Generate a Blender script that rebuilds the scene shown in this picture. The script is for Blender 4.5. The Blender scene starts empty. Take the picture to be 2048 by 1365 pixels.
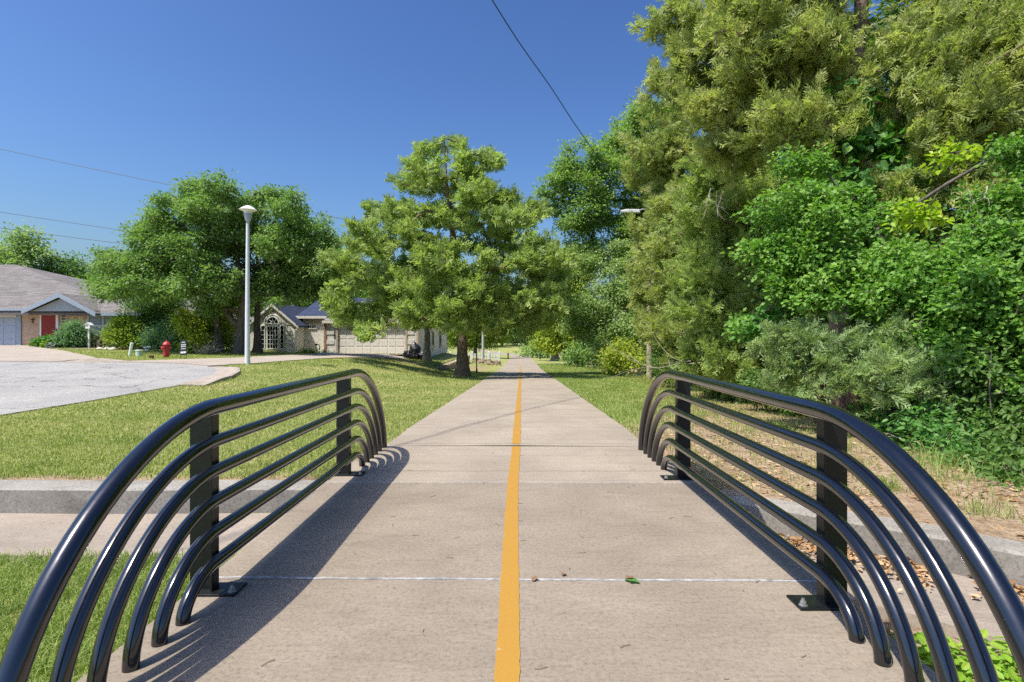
import bpy, bmesh, math, random
import numpy as np
from mathutils import Vector, Matrix, noise as mnoise
from mathutils.geometry import delaunay_2d_cdt

random.seed(5)
rng = np.random.default_rng(11)
S = bpy.context.scene
C = S.collection
F = 1138.0          # focal length in pixels of the 2048 px wide photograph
HZ = 670.0          # row of the horizon
CH = 1.45           # camera height above the bridge deck

# ------------------------------------------------------------------ camera
cam = bpy.data.cameras.new("camera"); co = bpy.data.objects.new("camera", cam); C.objects.link(co)
co.location = (0, 0, CH); co.rotation_euler = (math.pi/2, 0, 0)
cam.sensor_width = 36; cam.lens = 36*F/2048; cam.shift_y = -(682.5-HZ)/2048
cam.clip_start = 0.05; cam.clip_end = 2000
S.camera = co

# ------------------------------------------------------------------ world, sun, exposure
SUN_A, SUN_B = 0.41, 0.30          # a shadow falls this far to +X and +Y per metre of height
SUN_EL = math.atan(1/math.hypot(SUN_A, SUN_B))
SUN_AZ = math.atan2(-SUN_A, -SUN_B)
w = bpy.data.worlds.new("World"); S.world = w; w.use_nodes = True
nt = w.node_tree
sky = nt.nodes.new("ShaderNodeTexSky"); sky.sky_type = 'NISHITA'; sky.sun_disc = False
sky.sun_elevation = SUN_EL; sky.sun_rotation = SUN_AZ
sky.altitude = 0; sky.air_density = 1.3; sky.dust_density = 2.4; sky.ozone_density = 5.0
gm = nt.nodes.new("ShaderNodeGamma"); gm.inputs[1].default_value = 1.6
bg = nt.nodes["Background"]; bg.inputs[1].default_value = 0.05
tn = nt.nodes.new("ShaderNodeMix"); tn.data_type = 'RGBA'; tn.blend_type = 'MULTIPLY'; tn.inputs[0].default_value = 1.0; tn.inputs[7].default_value = (0.78, 0.80, 0.86, 1)
nt.links.new(sky.outputs[0], gm.inputs[0]); nt.links.new(gm.outputs[0], tn.inputs[6]); nt.links.new(tn.outputs[2], bg.inputs[0])
sl = bpy.data.lights.new("sun", 'SUN'); sl.energy = 4.1; sl.angle = math.radians(0.53); sl.color = (1.0, 0.94, 0.82)
so = bpy.data.objects.new("sun", sl); C.objects.link(so)
so.rotation_euler = Vector((SUN_A, SUN_B, -1)).to_track_quat('-Z', 'Y').to_euler(); so.location = (-20, 0, 40)
S.view_settings.view_transform = 'Standard'; S.view_settings.look = 'None'
S.view_settings.exposure = 0.6; S.view_settings.gamma = 1.0
S.render.engine = 'CYCLES'
cy = S.cycles
cy.max_bounces = 7; cy.diffuse_bounces = 4; cy.glossy_bounces = 3; cy.transmission_bounces = 5; cy.transparent_max_bounces = 6
cy.caustics_reflective = False; cy.caustics_refractive = False
cy.use_denoising = False; cy.denoiser = 'OPENIMAGEDENOISE'; cy.denoising_input_passes = 'RGB_ALBEDO_NORMAL'; cy.denoising_prefilter = 'ACCURATE'
cy.use_adaptive_sampling = True; cy.adaptive_threshold = 0.01

# ------------------------------------------------------------------ helpers: nodes and materials
def N(nt, t, **kw):
    n = nt.nodes.new(t)
    for k, v in kw.items():
        if k.startswith('i_'):
            n.inputs[int(k[2:])].default_value = v
        else:
            setattr(n, k, v)
    return n

def mat(name):
    m = bpy.data.materials.new(name); m.use_nodes = True
    return m, m.node_tree, m.node_tree.nodes["Principled BSDF"], m.node_tree.nodes["Material Output"]

def ramp(nt, fac, stops):
    r = nt.nodes.new("ShaderNodeValToRGB")
    e = r.color_ramp.elements
    while len(e) < len(stops): e.new(0.5)
    for k, (p, c) in enumerate(stops):
        e[k].position = p; e[k].color = (*c, 1) if len(c) == 3 else c
    if fac is not None: nt.links.new(fac, r.inputs[0])
    return r

def noise(nt, vec, scale, detail=4, rough=0.55, dist=0.0):
    n = N(nt, "ShaderNodeTexNoise"); n.inputs['Scale'].default_value = scale; n.inputs['Detail'].default_value = detail
    n.inputs['Roughness'].default_value = rough; n.inputs['Distortion'].default_value = dist
    if vec is not None: nt.links.new(vec, n.inputs['Vector'])
    return n

def mixc(nt, fac, a, b, blend='MIX'):
    m = N(nt, "ShaderNodeMix", data_type='RGBA', blend_type=blend)
    if isinstance(fac, (int, float)): m.inputs[0].default_value = fac
    else: nt.links.new(fac, m.inputs[0])
    for k, v in ((6, a), (7, b)):
        if isinstance(v, tuple): m.inputs[k].default_value = (*v, 1)
        else: nt.links.new(v, m.inputs[k])
    return m.outputs[2]

def math_(nt, op, a, b=None, c=None):
    m = N(nt, "ShaderNodeMath", operation=op)
    for k, v in enumerate((a, b, c)):
        if v is None: continue
        if isinstance(v, (int, float)): m.inputs[k].default_value = v
        else: nt.links.new(v, m.inputs[k])
    return m.outputs[0]

def bump(nt, h, strength, dist, bsdf):
    b = N(nt, "ShaderNodeBump"); b.inputs['Strength'].default_value = strength; b.inputs['Distance'].default_value = dist
    nt.links.new(h, b.inputs['Height']); nt.links.new(b.outputs[0], bsdf.inputs['Normal'])

def wpos(nt):       # world position, so that textures run on over neighbouring sheets
    return N(nt, "ShaderNodeNewGeometry").outputs['Position']

def scaled(nt, vec, s):
    m = N(nt, "ShaderNodeMapping"); m.inputs['Scale'].default_value = s
    nt.links.new(vec, m.inputs['Vector']); return m.outputs[0]

def m_plain(name, col, rough=0.6, metal=0.0, var=0.12, scale=6.0, bmp=0.0, spec=0.5):
    m, nt, b, o = mat(name)
    p = wpos(nt)
    n = noise(nt, p, scale, 5)
    lo = tuple(c*(1-var) for c in col); hi = tuple(min(1, c*(1+var)) for c in col)
    r = ramp(nt, n.outputs[0], [(0.3, lo), (0.7, hi)])
    nt.links.new(r.outputs[0], b.inputs['Base Color'])
    b.inputs['Roughness'].default_value = rough; b.inputs['Metallic'].default_value = metal
    b.inputs['Specular IOR Level'].default_value = spec
    if bmp: bump(nt, n.outputs[0], bmp, 0.02, b)
    return m

def m_concrete(name, col, dark, rough=0.9, broom=0.0, stains=0.5, path=False, speck=0.35):
    m, nt, b, o = mat(name)
    p = wpos(nt)
    big = noise(nt, p, 0.9, 6, 0.6, 0.4)
    c = mixc(nt, ramp(nt, big.outputs[0], [(0.35, (0, 0, 0)), (0.68, (1, 1, 1))]).outputs[0], dark, col)
    st = noise(nt, scaled(nt, p, (1.0, 3.2, 1.0)), 2.3, 7, 0.65, 0.8)
    c = mixc(nt, math_(nt, 'MULTIPLY', ramp(nt, st.outputs[0], [(0.5, (0, 0, 0)), (0.75, (1, 1, 1))]).outputs[0], stains), c, tuple(d*0.72 for d in dark))
    fine = noise(nt, p, 42, 4, 0.8)
    fr = ramp(nt, fine.outputs[0], [(0.32, (0.40, 0.38, 0.36)), (0.47, (0.93, 0.92, 0.91)), (0.70, (1.25, 1.24, 1.22))])
    c = mixc(nt, speck, c, mixc(nt, 1.0, c, fr.outputs[0], 'MULTIPLY'))
    mid = noise(nt, scaled(nt, p, (4.0, 34.0, 4.0)), 1.6, 5, 0.7)
    c = mixc(nt, 0.25, c, mixc(nt, 1.0, c, ramp(nt, mid.outputs[0], [(0.32, (0.62, 0.60, 0.58)), (0.62, (1.1, 1.1, 1.1))]).outputs[0], 'MULTIPLY'))
    h = math_(nt, 'ADD', math_(nt, 'MULTIPLY', fine.outputs[0], 0.6), math_(nt, 'MULTIPLY', mid.outputs[0], 0.7))
    if path:
        sep = N(nt, "ShaderNodeSeparateXYZ"); nt.links.new(p, sep.inputs[0])
        wob = noise(nt, p, 1.5, 3)
        yy = math_(nt, 'ADD', sep.outputs[1], math_(nt, 'MULTIPLY', wob.outputs[0], 0.05))
        for period, half, k in ((1.52, 0.011, 0.55), (0.38, 0.02, 0.10)):
            fr_ = math_(nt, 'PINGPONG', yy, period/2)
            ln = math_(nt, 'LESS_THAN', fr_, half)
            c = mixc(nt, math_(nt, 'MULTIPLY', ln, k), c, tuple(d*0.4 for d in dark))
    nt.links.new(c, b.inputs['Base Color']); b.inputs['Roughness'].default_value = rough
    b.inputs['Specular IOR Level'].default_value = 0.25
    bump(nt, h, 0.5, 0.006, b)
    return m

def m_leaf(name, cols, trans=0.42, rough=0.5, patch=0.6, spec=0.35, tint=(1.0, 1.15, 0.5), gain=1.0, rnd=0.62, fine=0.0):
    """cols: three leaf colours; each leaf of a crown takes its own, and whole boughs lean to one of them."""
    cols = [tuple(c*gain for c in q) for q in cols]
    m, nt, b, o = mat(name)
    g = N(nt, "ShaderNodeNewGeometry")
    n = noise(nt, g.outputs['Position'], patch, 3)
    f = math_(nt, 'ADD', math_(nt, 'MULTIPLY', g.outputs['Random Per Island'], rnd), math_(nt, 'MULTIPLY', math_(nt, 'SUBTRACT', n.outputs[0], 0.22), 1.34-rnd))
    if fine:
        n2 = noise(nt, g.outputs['Position'], fine, 2)
        f = math_(nt, 'ADD', f, math_(nt, 'MULTIPLY', math_(nt, 'SUBTRACT', n2.outputs[0], 0.5), 0.8))
    r = ramp(nt, f, [(0.12, cols[0]), (0.5, cols[1]), (0.9, cols[2])])
    nt.links.new(r.outputs[0], b.inputs['Base Color']); b.inputs['Roughness'].default_value = rough
    b.inputs['Specular IOR Level'].default_value = spec
    t = N(nt, "ShaderNodeBsdfTranslucent")
    nt.links.new(mixc(nt, 1.0, r.outputs[0], tint, 'MULTIPLY'), t.inputs[0])
    mx = N(nt, "ShaderNodeMixShader"); mx.inputs[0].default_value = trans
    nt.links.new(b.outputs[0], mx.inputs[1]); nt.links.new(t.outputs[0], mx.inputs[2]); nt.links.new(mx.outputs[0], o.inputs[0])
    return m

def m_bark(name, c1, c2, sc=1.0):
    m, nt, b, o = mat(name)
    p = wpos(nt)
    n = noise(nt, scaled(nt, p, (14*sc, 14*sc, 2.2*sc)), 1.0, 7, 0.7, 0.5)
    r = ramp(nt, n.outputs[0], [(0.3, c1), (0.52, c2), (0.78, tuple(min(1, c*1.5) for c in c2))])
    nt.links.new(r.outputs[0], b.inputs['Base Color']); b.inputs['Roughness'].default_value = 0.95
    b.inputs['Specular IOR Level'].default_value = 0.15
    bump(nt, n.outputs[0], 0.9, 0.05, b)
    return m

def m_brick(name, c1, c2, mortar, bw=0.24, bh=0.08, soldier=False, msize=0.012, bmp=0.6, off=0.5):
    m, nt, b, o = mat(name)
    p = wpos(nt)
    sep = N(nt, "ShaderNodeSeparateXYZ"); nt.links.new(p, sep.inputs[0])
    cmb = N(nt, "ShaderNodeCombineXYZ")
    a = math_(nt, 'ADD', sep.outputs[0], math_(nt, 'MULTIPLY', sep.outputs[1], 0.73))
    nt.links.new(a if not soldier else sep.outputs[2], cmb.inputs[0]); nt.links.new(sep.outputs[2] if not soldier else a, cmb.inputs[1])
    t = N(nt, "ShaderNodeTexBrick"); t.offset = off
    t.inputs['Scale'].default_value = 1.0; t.inputs['Mortar Size'].default_value = msize; t.inputs['Brick Width'].default_value = bw
    t.inputs['Row Height'].default_value = bh; t.inputs['Color1'].default_value = (*c1, 1); t.inputs['Color2'].default_value = (*c2, 1)
    t.inputs['Mortar'].default_value = (*mortar, 1); t.inputs['Bias'].default_value = 0.0
    nt.links.new(cmb.outputs[0], t.inputs['Vector'])
    n = noise(nt, p, 5, 4)
    c = mixc(nt, 0.4, t.outputs[0], mixc(nt, 1.0, t.outputs[0], ramp(nt, n.outputs[0], [(0.3, (0.7, 0.7, 0.7)), (0.7, (1.2, 1.18, 1.15))]).outputs[0], 'MULTIPLY'))
    nt.links.new(c, b.inputs['Base Color']); b.inputs['Roughness'].default_value = 0.9
    bump(nt, math_(nt, 'SUBTRACT', 1.0, t.outputs['Fac']), bmp, 0.01, b)
    return m

def m_shingle(name, c1, c2):
    m, nt, b, o = mat(name)
    p = wpos(nt)
    sep = N(nt, "ShaderNodeSeparateXYZ"); nt.links.new(p, sep.inputs[0])
    cmb = N(nt, "ShaderNodeCombineXYZ"); nt.links.new(math_(nt, 'ADD', sep.outputs[0], math_(nt, 'MULTIPLY', sep.outputs[1], 0.3)), cmb.inputs[0]); nt.links.new(sep.outputs[2], cmb.inputs[1])
    t = N(nt, "ShaderNodeTexBrick"); t.inputs['Scale'].default_value = 1.0; t.inputs['Brick Width'].default_value = 0.75; t.inputs['Row Height'].default_value = 0.085
    t.inputs['Mortar Size'].default_value = 0.012; t.inputs['Color1'].default_value = (*c1, 1); t.inputs['Color2'].default_value = (*c2, 1)
    t.inputs['Mortar'].default_value = (*(c*0.45 for c in c1), 1)
    nt.links.new(cmb.outputs[0], t.inputs['Vector'])
    n = noise(nt, scaled(nt, p, (1, 1, 5)), 2.2, 6, 0.7)
    c = mixc(nt, 0.8, t.outputs[0], mixc(nt, 1.0, t.outputs[0], ramp(nt, n.outputs[0], [(0.3, (0.55, 0.55, 0.55)), (0.7, (1.35, 1.3, 1.3))]).outputs[0], 'MULTIPLY'))
    nt.links.new(c, b.inputs['Base Color']); b.inputs['Roughness'].default_value = 0.95
    return m

def m_lap(name, col, pitch=0.11):
    m, nt, b, o = mat(name)
    p = wpos(nt)
    sep = N(nt, "ShaderNodeSeparateXYZ"); nt.links.new(p, sep.inputs[0])
    fr = math_(nt, 'MODULO', math_(nt, 'ADD', sep.outputs[2], 10.0), pitch)
    ln = math_(nt, 'LESS_THAN', fr, pitch*0.14)
    n = noise(nt, p, 3, 4)
    c = mixc(nt, math_(nt, 'MULTIPLY', n.outputs[0], 0.35), col, tuple(c*0.8 for c in col))
    c = mixc(nt, math_(nt, 'MULTIPLY', ln, 0.55), c, tuple(x*0.45 for x in col))
    nt.links.new(c, b.inputs['Base Color']); b.inputs['Roughness'].default_value = 0.7
    bump(nt, fr, 0.6, 0.12, b)
    return m

def m_rail(name):
    """Black gloss paint with fine scratches and dust specks."""
    m, nt, b, o = mat(name)
    p = wpos(nt)
    n = noise(nt, p, 26, 5, 0.7)
    sp = noise(nt, p, 210, 2, 0.6)
    spots = ramp(nt, sp.outputs[0], [(0.70, (0, 0, 0)), (0.76, (1, 1, 1))])
    sc = noise(nt, scaled(nt, p, (60, 9, 40)), 1.0, 4, 0.75, 1.5)
    scr = ramp(nt, sc.outputs[0], [(0.68, (0, 0, 0)), (0.74, (1, 1, 1))])
    k = math_(nt, 'MAXIMUM', math_(nt, 'MULTIPLY', spots.outputs[0], 0.22), math_(nt, 'MULTIPLY', scr.outputs[0], 0.05))
    c = mixc(nt, k, (0.004, 0.005, 0.008), (0.30, 0.31, 0.32))
    nt.links.new(c, b.inputs['Base Color'])
    r = ramp(nt, n.outputs[0], [(0.3, (0.11, 0.11, 0.11)), (0.75, (0.22, 0.22, 0.22))])
    nt.links.new(r.outputs[0], b.inputs['Roughness'])
    b.inputs['IOR'].default_value = 1.6; b.inputs['Coat Weight'].default_value = 0.5; b.inputs['Coat Roughness'].default_value = 0.05; b.inputs['Coat IOR'].default_value = 1.6
    bump(nt, n.outputs[0], 0.05, 0.004, b)
    return m

# ------------------------------------------------------------------ helpers: meshes and objects
def link(o, parent=None):
    C.objects.link(o)
    if parent is not None: o.parent = parent
    return o

WL = {}
def wl(o):
    return WL.get(o.name, Vector((0, 0, 0))) if o is not None else Vector((0, 0, 0))

def tag(o, label=None, cat=None, group=None, kind=None):
    if label: o['label'] = label
    if cat: o['category'] = cat
    if group: o['group'] = group
    if kind: o['kind'] = kind
    return o

def thing(name, loc, label, cat, group=None):
    o = bpy.data.objects.new(name, None); o.empty_display_size = 0.2
    link(o); o.location = loc; WL[o.name] = Vector(loc)
    return tag(o, label, cat, group)

def arr_mesh(name, V, loops, starts, material, parent=None, smooth=False):
    """One mesh object straight from numpy arrays (V in world coordinates)."""
    V = np.asarray(V, dtype=np.float32).copy()
    off = wl(parent); V -= np.array(off, dtype=np.float32)
    me = bpy.data.meshes.new(name)
    me.vertices.add(len(V)); me.vertices.foreach_set('co', V.ravel())
    me.loops.add(len(loops)); me.loops.foreach_set('vertex_index', np.asarray(loops, dtype=np.int32))
    me.polygons.add(len(starts)); me.polygons.foreach_set('loop_start', np.asarray(starts, dtype=np.int32))
    me.polygons.foreach_set('use_smooth', np.full(len(starts), bool(smooth)))
    me.update(calc_edges=True)
    if material: me.materials.append(material)
    o = link(bpy.data.objects.new(name, me), parent); WL[o.name] = off
    return o

class MB:
    def __init__(s): s.v = []; s.f = []
    def add(s, vs, fs):
        n = len(s.v); s.v += [tuple(v) for v in vs]; s.f += [tuple(i+n for i in f) for f in fs]; return s
    def box(s, x0, x1, y0, y1, z0, z1, M=None):
        vs = [(x0, y0, z0), (x1, y0, z0), (x1, y1, z0), (x0, y1, z0), (x0, y0, z1), (x1, y0, z1), (x1, y1, z1), (x0, y1, z1)]
        if M is not None: vs = [M @ Vector(v) for v in vs]
        return s.add(vs, [(0, 3, 2, 1), (4, 5, 6, 7), (0, 1, 5, 4), (1, 2, 6, 5), (2, 3, 7, 6), (3, 0, 4, 7)])
    def prism(s, pts, d):
        """pts: 3-D outline, extruded by vector d."""
        n = len(pts); a = [Vector(p) for p in pts]; b = [p + Vector(d) for p in a]
        return s.add(a+b, [tuple(range(n))[::-1], tuple(range(n, 2*n))] + [(i, (i+1) % n, n+(i+1) % n, n+i) for i in range(n)])
    def tube(s, pts, rad, n=10, caps=True):
        P = [Vector(p) for p in pts]
        R = rad if isinstance(rad, (list, tuple)) else [rad]*len(P)
        vs = []; fs = []; ref = None
        for i, p in enumerate(P):
            t = (P[min(i+1, len(P)-1)] - P[max(i-1, 0)]).normalized()
            if ref is None:
                ref = Vector((1, 0, 0)) if abs(t.x) < 0.9 else Vector((0, 1, 0))
            u = (ref - t*ref.dot(t)).normalized(); ref = u; v = t.cross(u)
            for k in range(n):
                a = 2*math.pi*k/n
                vs.append(p + (u*math.cos(a) + v*math.sin(a))*R[i])
        for i in range(len(P)-1):
            for k in range(n):
                fs.append((i*n+k, i*n+(k+1) % n, (i+1)*n+(k+1) % n, (i+1)*n+k))
        if caps: fs += [tuple(range(n))[::-1], tuple(range((len(P)-1)*n, len(P)*n))]
        return s.add(vs, fs)
    def lathe(s, prof, c, n=20):
        vs = []; fs = []
        for r, z in prof:
            for k in range(n):
                a = 2*math.pi*k/n; vs.append((c[0]+r*math.cos(a), c[1]+r*math.sin(a), c[2]+z))
        for i in range(len(prof)-1):
            for k in range(n): fs.append((i*n+k, i*n+(k+1) % n, (i+1)*n+(k+1) % n, (i+1)*n+k))
        fs += [tuple(range(n))[::-1], tuple(range((len(prof)-1)*n, len(prof)*n))]
        return s.add(vs, fs)
    def build(s, name, material, parent=None, smooth=False, bevel=0.0):
        loops = []; starts = []
        for f in s.f: starts.append(len(loops)); loops += f
        o = arr_mesh(name, s.v, loops, starts, material, parent, smooth)
        if smooth: o.data.set_sharp_from_angle(angle=math.radians(40))
        if bevel:
            m = o.modifiers.new("bevel", 'BEVEL'); m.width = bevel; m.segments = 2; m.limit_method = 'ANGLE'
        return o

def copy_tree(o, delta, parent=None):
    c = o.copy(); C.objects.link(c); c.parent = parent
    if parent is None: c.location = Vector(o.location) + Vector(delta)
    WL[c.name] = wl(o) + Vector(delta)
    for ch in list(o.children): copy_tree(ch, delta, c)
    return c

def P(px, py, Y):
    """World point seen at pixel (px, py) of the photograph at the distance Y."""
    return Vector(((px-1024)/F*Y, Y, CH-(py-HZ)/F*Y))

# value noise for placing things
_tab = np.random.default_rng(3).random((256, 256))
def vnoise(x, y, s=1.0):
    x = np.asarray(x, float)*s+1000; y = np.asarray(y, float)*s+1000
    xi = np.floor(x).astype(int); yi = np.floor(y).astype(int); fx = x-xi; fy = y-yi
    fx = fx*fx*(3-2*fx); fy = fy*fy*(3-2*fy); t = _tab
    a = t[xi % 256, yi % 256]; b = t[(xi+1) % 256, yi % 256]; c = t[xi % 256, (yi+1) % 256]; d = t[(xi+1) % 256, (yi+1) % 256]
    return (a*(1-fx)+b*fx)*(1-fy)+(c*(1-fx)+d*fx)*fy
def fbm(x, y, s=1.0): return 0.5*vnoise(x, y, s)+0.3*vnoise(x, y, s*2.1)+0.2*vnoise(x, y, s*4.3)
def sstep(a, b, x):
    t = np.clip((np.asarray(x, float)-a)/(b-a), 0, 1); return t*t*(3-2*t)

# ------------------------------------------------------------------ terrain
DECK = 1.82
def path_cx(Y):
    Y = np.asarray(Y, float)
    return -0.07+0.0167*Y-np.where(Y > 108, 0.0034*(Y-108)**2, 0)
def path_z(Y):
    return np.interp(Y, [-30, 0, 7.3, 9, 46, 78, 122, 150, 165, 205, 260, 600], [0, 0, 0, -0.05, -1.39, -2.1, -3.05, -3.35, -3.3, -2.1, -1.6, -1.0])
WALL_R = [(1.80, 5.20), (2.23, 4.86), (3.06, 4.21), (3.9, 3.42), (5.2, 2.1), (7.5, -0.4)]
def sd_wall(X, Y):
    """Signed distance from the right bank wall, positive on the near (channel) side."""
    X = np.asarray(X, float); Y = np.asarray(Y, float); best = np.full(X.shape, 1e9); sg = np.ones(X.shape)
    for (x0, y0), (x1, y1) in zip(WALL_R[:-1], WALL_R[1:]):
        dx, dy = x1-x0, y1-y0; L = math.hypot(dx, dy)
        t = np.clip(((X-x0)*dx+(Y-y0)*dy)/L**2, 0, 1); d = np.hypot(X-x0-t*dx, Y-y0-t*dy)
        s_ = (X-x0)*dy-(Y-y0)*dx
        u = d < best; best = np.where(u, d, best); sg = np.where(u, np.sign(s_), sg)
    return best*sg
def ground_z(X, Y, channel=True):
    X = np.asarray(X, float); Y = np.asarray(Y, float)
    zp = path_z(Y)-0.02; cx = path_cx(Y)
    zl = np.interp(Y, [5.4, 10, 22, 33, 41, 58, 70, 90, 122, 160, 205, 260], [-0.03, 0.0, 0.3, 0.25, 0.06, -0.02, -0.7, -1.6, -2.6, -3.2, -2.0, -1.5])
    z3 = np.interp(Y, [5.4, 10, 25, 38, 60, 260], [-0.03, 0.0, 0.42, 0.72, 0.9, 1.0])
    t = sstep(0, 1, (cx-2.0-X)/8.0)
    wy = sstep(32.5, 36, Y)*(1-sstep(57.8, 60, Y))
    t2 = 0.22*sstep(0, 1, (cx-2.0-X)/4.5)+0.42*sstep(4.5, 4.8, -X)+0.36*sstep(4.8, 10, -X)
    t = t*(1-wy)+t2*wy
    z = zp*(1-t)+zl*t
    u = sstep(10, 30, -X); z = z*(1-u)+z3*u
    r = np.clip(X-cx-2.0, 0, None)
    z = np.where(X > cx, zp-0.012*r+0.05*(fbm(X, Y, 0.6)-0.5)*np.clip(r, 0, 1), z)
    z = z+0.03*(fbm(X, Y, 0.35)-0.5)*np.clip(-X-2.2, 0, 1)*(Y > 5.7)
    if channel:
        sd = sd_wall(X, Y)
        zr = np.where(sd > 0.95, -0.30+0.05*(fbm(X, Y, 1.5)-0.5), np.where(sd > -0.12, -0.62, z))
        zl_ = np.where(Y < 4.28, -0.23+0.04*(fbm(X, Y, 1.3)-0.5), np.where(Y < 5.6, -0.62, z))
        z = np.where((X > 1.7) & (Y < 7), np.minimum(zr, z), np.where((X < -1.7), zl_, np.where(Y < 5.9, -0.62, z)))
        z = np.where((np.abs(X) <= 1.95) & (Y < 7.9), np.minimum(z, -0.3), z)
    return z

STREET_R = [(-30, -9.6), (5, -9.5), (10, -9.1), (12, -8.9), (15, -8.75), (17, -9.0), (18.3, -9.4), (19.5, -10.0), (20.5, -10.8), (21.5, -12.0), (22.3, -13.4), (22.9, -15.2), (23.2, -18), (23.3, -24), (23.4, -70)]
street_poly = [(x, y) for y, x in STREET_R] + [(-70, -30)]
drive_b = [(-11.2, 21.3), (-10.1, 22.0), (-9.9, 24.0), (-9.2, 28), (-7.6, 33), (-6.9, 36.5), (-6.8, 39.9), (-12.8, 39.9), (-12.4, 36), (-12.6, 32), (-13.6, 27.6), (-15.6, 24.6), (-16.4, 23.7), (-13.5, 22.9)]
drive_a = [(-45, 23.9), (-18.9, 23.75), (-18.6, 25.6), (-20.3, 27.4), (-24.6, 31.4), (-28.4, 34.4), (-30.2, 36.0), (-31.6, 37.7), (-45, 37.7)]
def in_poly(X, Y, poly):
    X = np.asarray(X); Y = np.asarray(Y); r = np.zeros(X.shape, bool)
    for (x0, y0), (x1, y1) in zip(poly, poly[1:]+poly[:1]):
        c = ((y0 > Y) != (y1 > Y)) & (X < (x1-x0)*(Y-y0)/((y1-y0) if y1 != y0 else 1e-9)+x0)
        r ^= c
    return r
def grass_ok(X, Y):
    X = np.asarray(X); Y = np.asarray(Y)
    ok = ~(np.abs(X-path_cx(Y)) < 1.735+0.03*(vnoise(X, Y, 3)-0.6)) | (Y < 7.4)
    ok &= ~((np.abs(X) < DECK+0.02) & (Y < 7.7))
    ok &= ~((X < -1.7) & (Y > 4.25) & (Y < 5.78))
    ok &= ~((X > 1.7) & (sd_wall(X, Y) > -0.36) & (sd_wall(X, Y) < 0.98) & (Y < 6))
    ok &= ~(in_poly(X-0.55*(Y > 15.6), Y, street_poly) & (Y < 21)) & ~in_poly(X, Y-0.6, street_poly) & ~in_poly(X, Y, drive_a) & ~in_poly(X, Y, drive_b)
    ok &= ~((X < -6.6) & (Y > 39.6)) & ~((X < -24.4) & (Y > 37.5))
    return ok
def dirt_mask(X, Y):
    """1 where the soil is bare: the bank beside the right railing, the woods' floor, the worn spot by the stone wall."""
    X = np.asarray(X, float); Y = np.asarray(Y, float); cx = path_cx(Y)
    n = fbm(X, Y, 0.9)
    edge = np.interp(Y, [0, 5, 8, 12, 18, 25, 30, 40, 60, 90, 150], [2.6, 3.2, 4.3, 4.9, 5.5, 5.9, 6.3, 6.4, 7.2, 8.5, 10])
    d = sstep(-1.0, 0.5, X-edge+1.6*(n-0.5))
    bank = np.exp(-((X-3.0)/1.5)**2-((Y-7.0)/3.6)**2)*0.95+np.exp(-((X-4.2)/1.3)**2-((Y-13)/4.0)**2)*0.6
    d = np.maximum(d, np.clip(bank*1.3*(0.35+1.2*n)-0.05, 0, 1)*(X > 1.5))
    d = np.maximum(d, np.clip(np.exp(-((X+6.6)/1.6)**2-((Y-33.5)/2.0)**2)*1.5*n, 0, 1))
    d = np.maximum(d, np.clip(np.exp(-((X+3.0)/1.4)**2-((Y-47)/6.0)**2)*1.4*n, 0, 1))
    d = np.maximum(d, 0.75*np.exp(-((Y-5.8)/0.18)**2)*(X < -1.8)*(0.4+n))
    d = np.maximum(d, ((X > 1.8) & (Y < 5.5))*0.8)
    return np.clip(d, 0, 1)

# ------------------------------------------------------------------ materials
M = {}
M['deck'] = m_concrete('deck_concrete', (0.300, 0.253, 0.196), (0.228, 0.190, 0.146), stains=0.45, speck=0.6)
M['path'] = m_concrete('path_concrete', (0.365, 0.312, 0.245), (0.285, 0.241, 0.188), stains=0.35, path=True, speck=0.5)
M['channel'] = m_concrete('channel_concrete', (0.375, 0.32, 0.258), (0.29, 0.245, 0.197), stains=0.4, speck=0.5)
M['wallc'] = m_concrete('bank_wall_concrete', (0.37, 0.35, 0.31), (0.235, 0.22, 0.19), stains=0.8, speck=0.8)
M['drive'] = m_concrete('driveway_concrete', (0.41, 0.355, 0.295), (0.34, 0.29, 0.24), stains=0.3)
M['kerb'] = m_concrete('kerb_concrete', (0.41, 0.35, 0.29), (0.32, 0.27, 0.225), stains=0.4)
def m_street():
    m, nt, b, o = mat('street_asphalt')
    p = wpos(nt)
    n1 = noise(nt, p, 22, 4, 0.8); n2 = noise(nt, p, 0.6, 5)
    r = ramp(nt, n1.outputs[0], [(0.3, (0.19, 0.185, 0.172)), (0.5, (0.315, 0.307, 0.287)), (0.75, (0.43, 0.42, 0.39))])
    c = mixc(nt, 1.0, r.outputs[0], ramp(nt, n2.outputs[0], [(0.3, (0.8, 0.8, 0.82)), (0.7, (1.08, 1.07, 1.04))]).outputs[0], 'MULTIPLY')
    v = N(nt, "ShaderNodeTexVoronoi", feature='DISTANCE_TO_EDGE'); v.inputs['Scale'].default_value = 0.22
    wv = N(nt, "ShaderNodeVectorMath", operation='ADD'); nt.links.new(p, wv.inputs[0])
    nw = noise(nt, p, 0.8, 5); sc = N(nt, "ShaderNodeVectorMath", operation='SCALE'); sc.inputs['Scale'].default_value = 2.0
    nt.links.new(nw.outputs['Color'], sc.inputs[0]); nt.links.new(sc.outputs[0], wv.inputs[1])
    nt.links.new(wv.outputs[0], v.inputs['Vector'])
    crack = math_(nt, 'LESS_THAN', v.outputs['Distance'], 0.006)
    c = mixc(nt, math_(nt, 'MULTIPLY', crack, 0.75), c, (0.09, 0.085, 0.08))
    nt.links.new(c, b.inputs['Base Color']); b.inputs['Roughness'].default_value = 0.95
    bump(nt, n1.outputs[0], 0.6, 0.02, b)
    return m
M['street'] = m_street()
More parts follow.
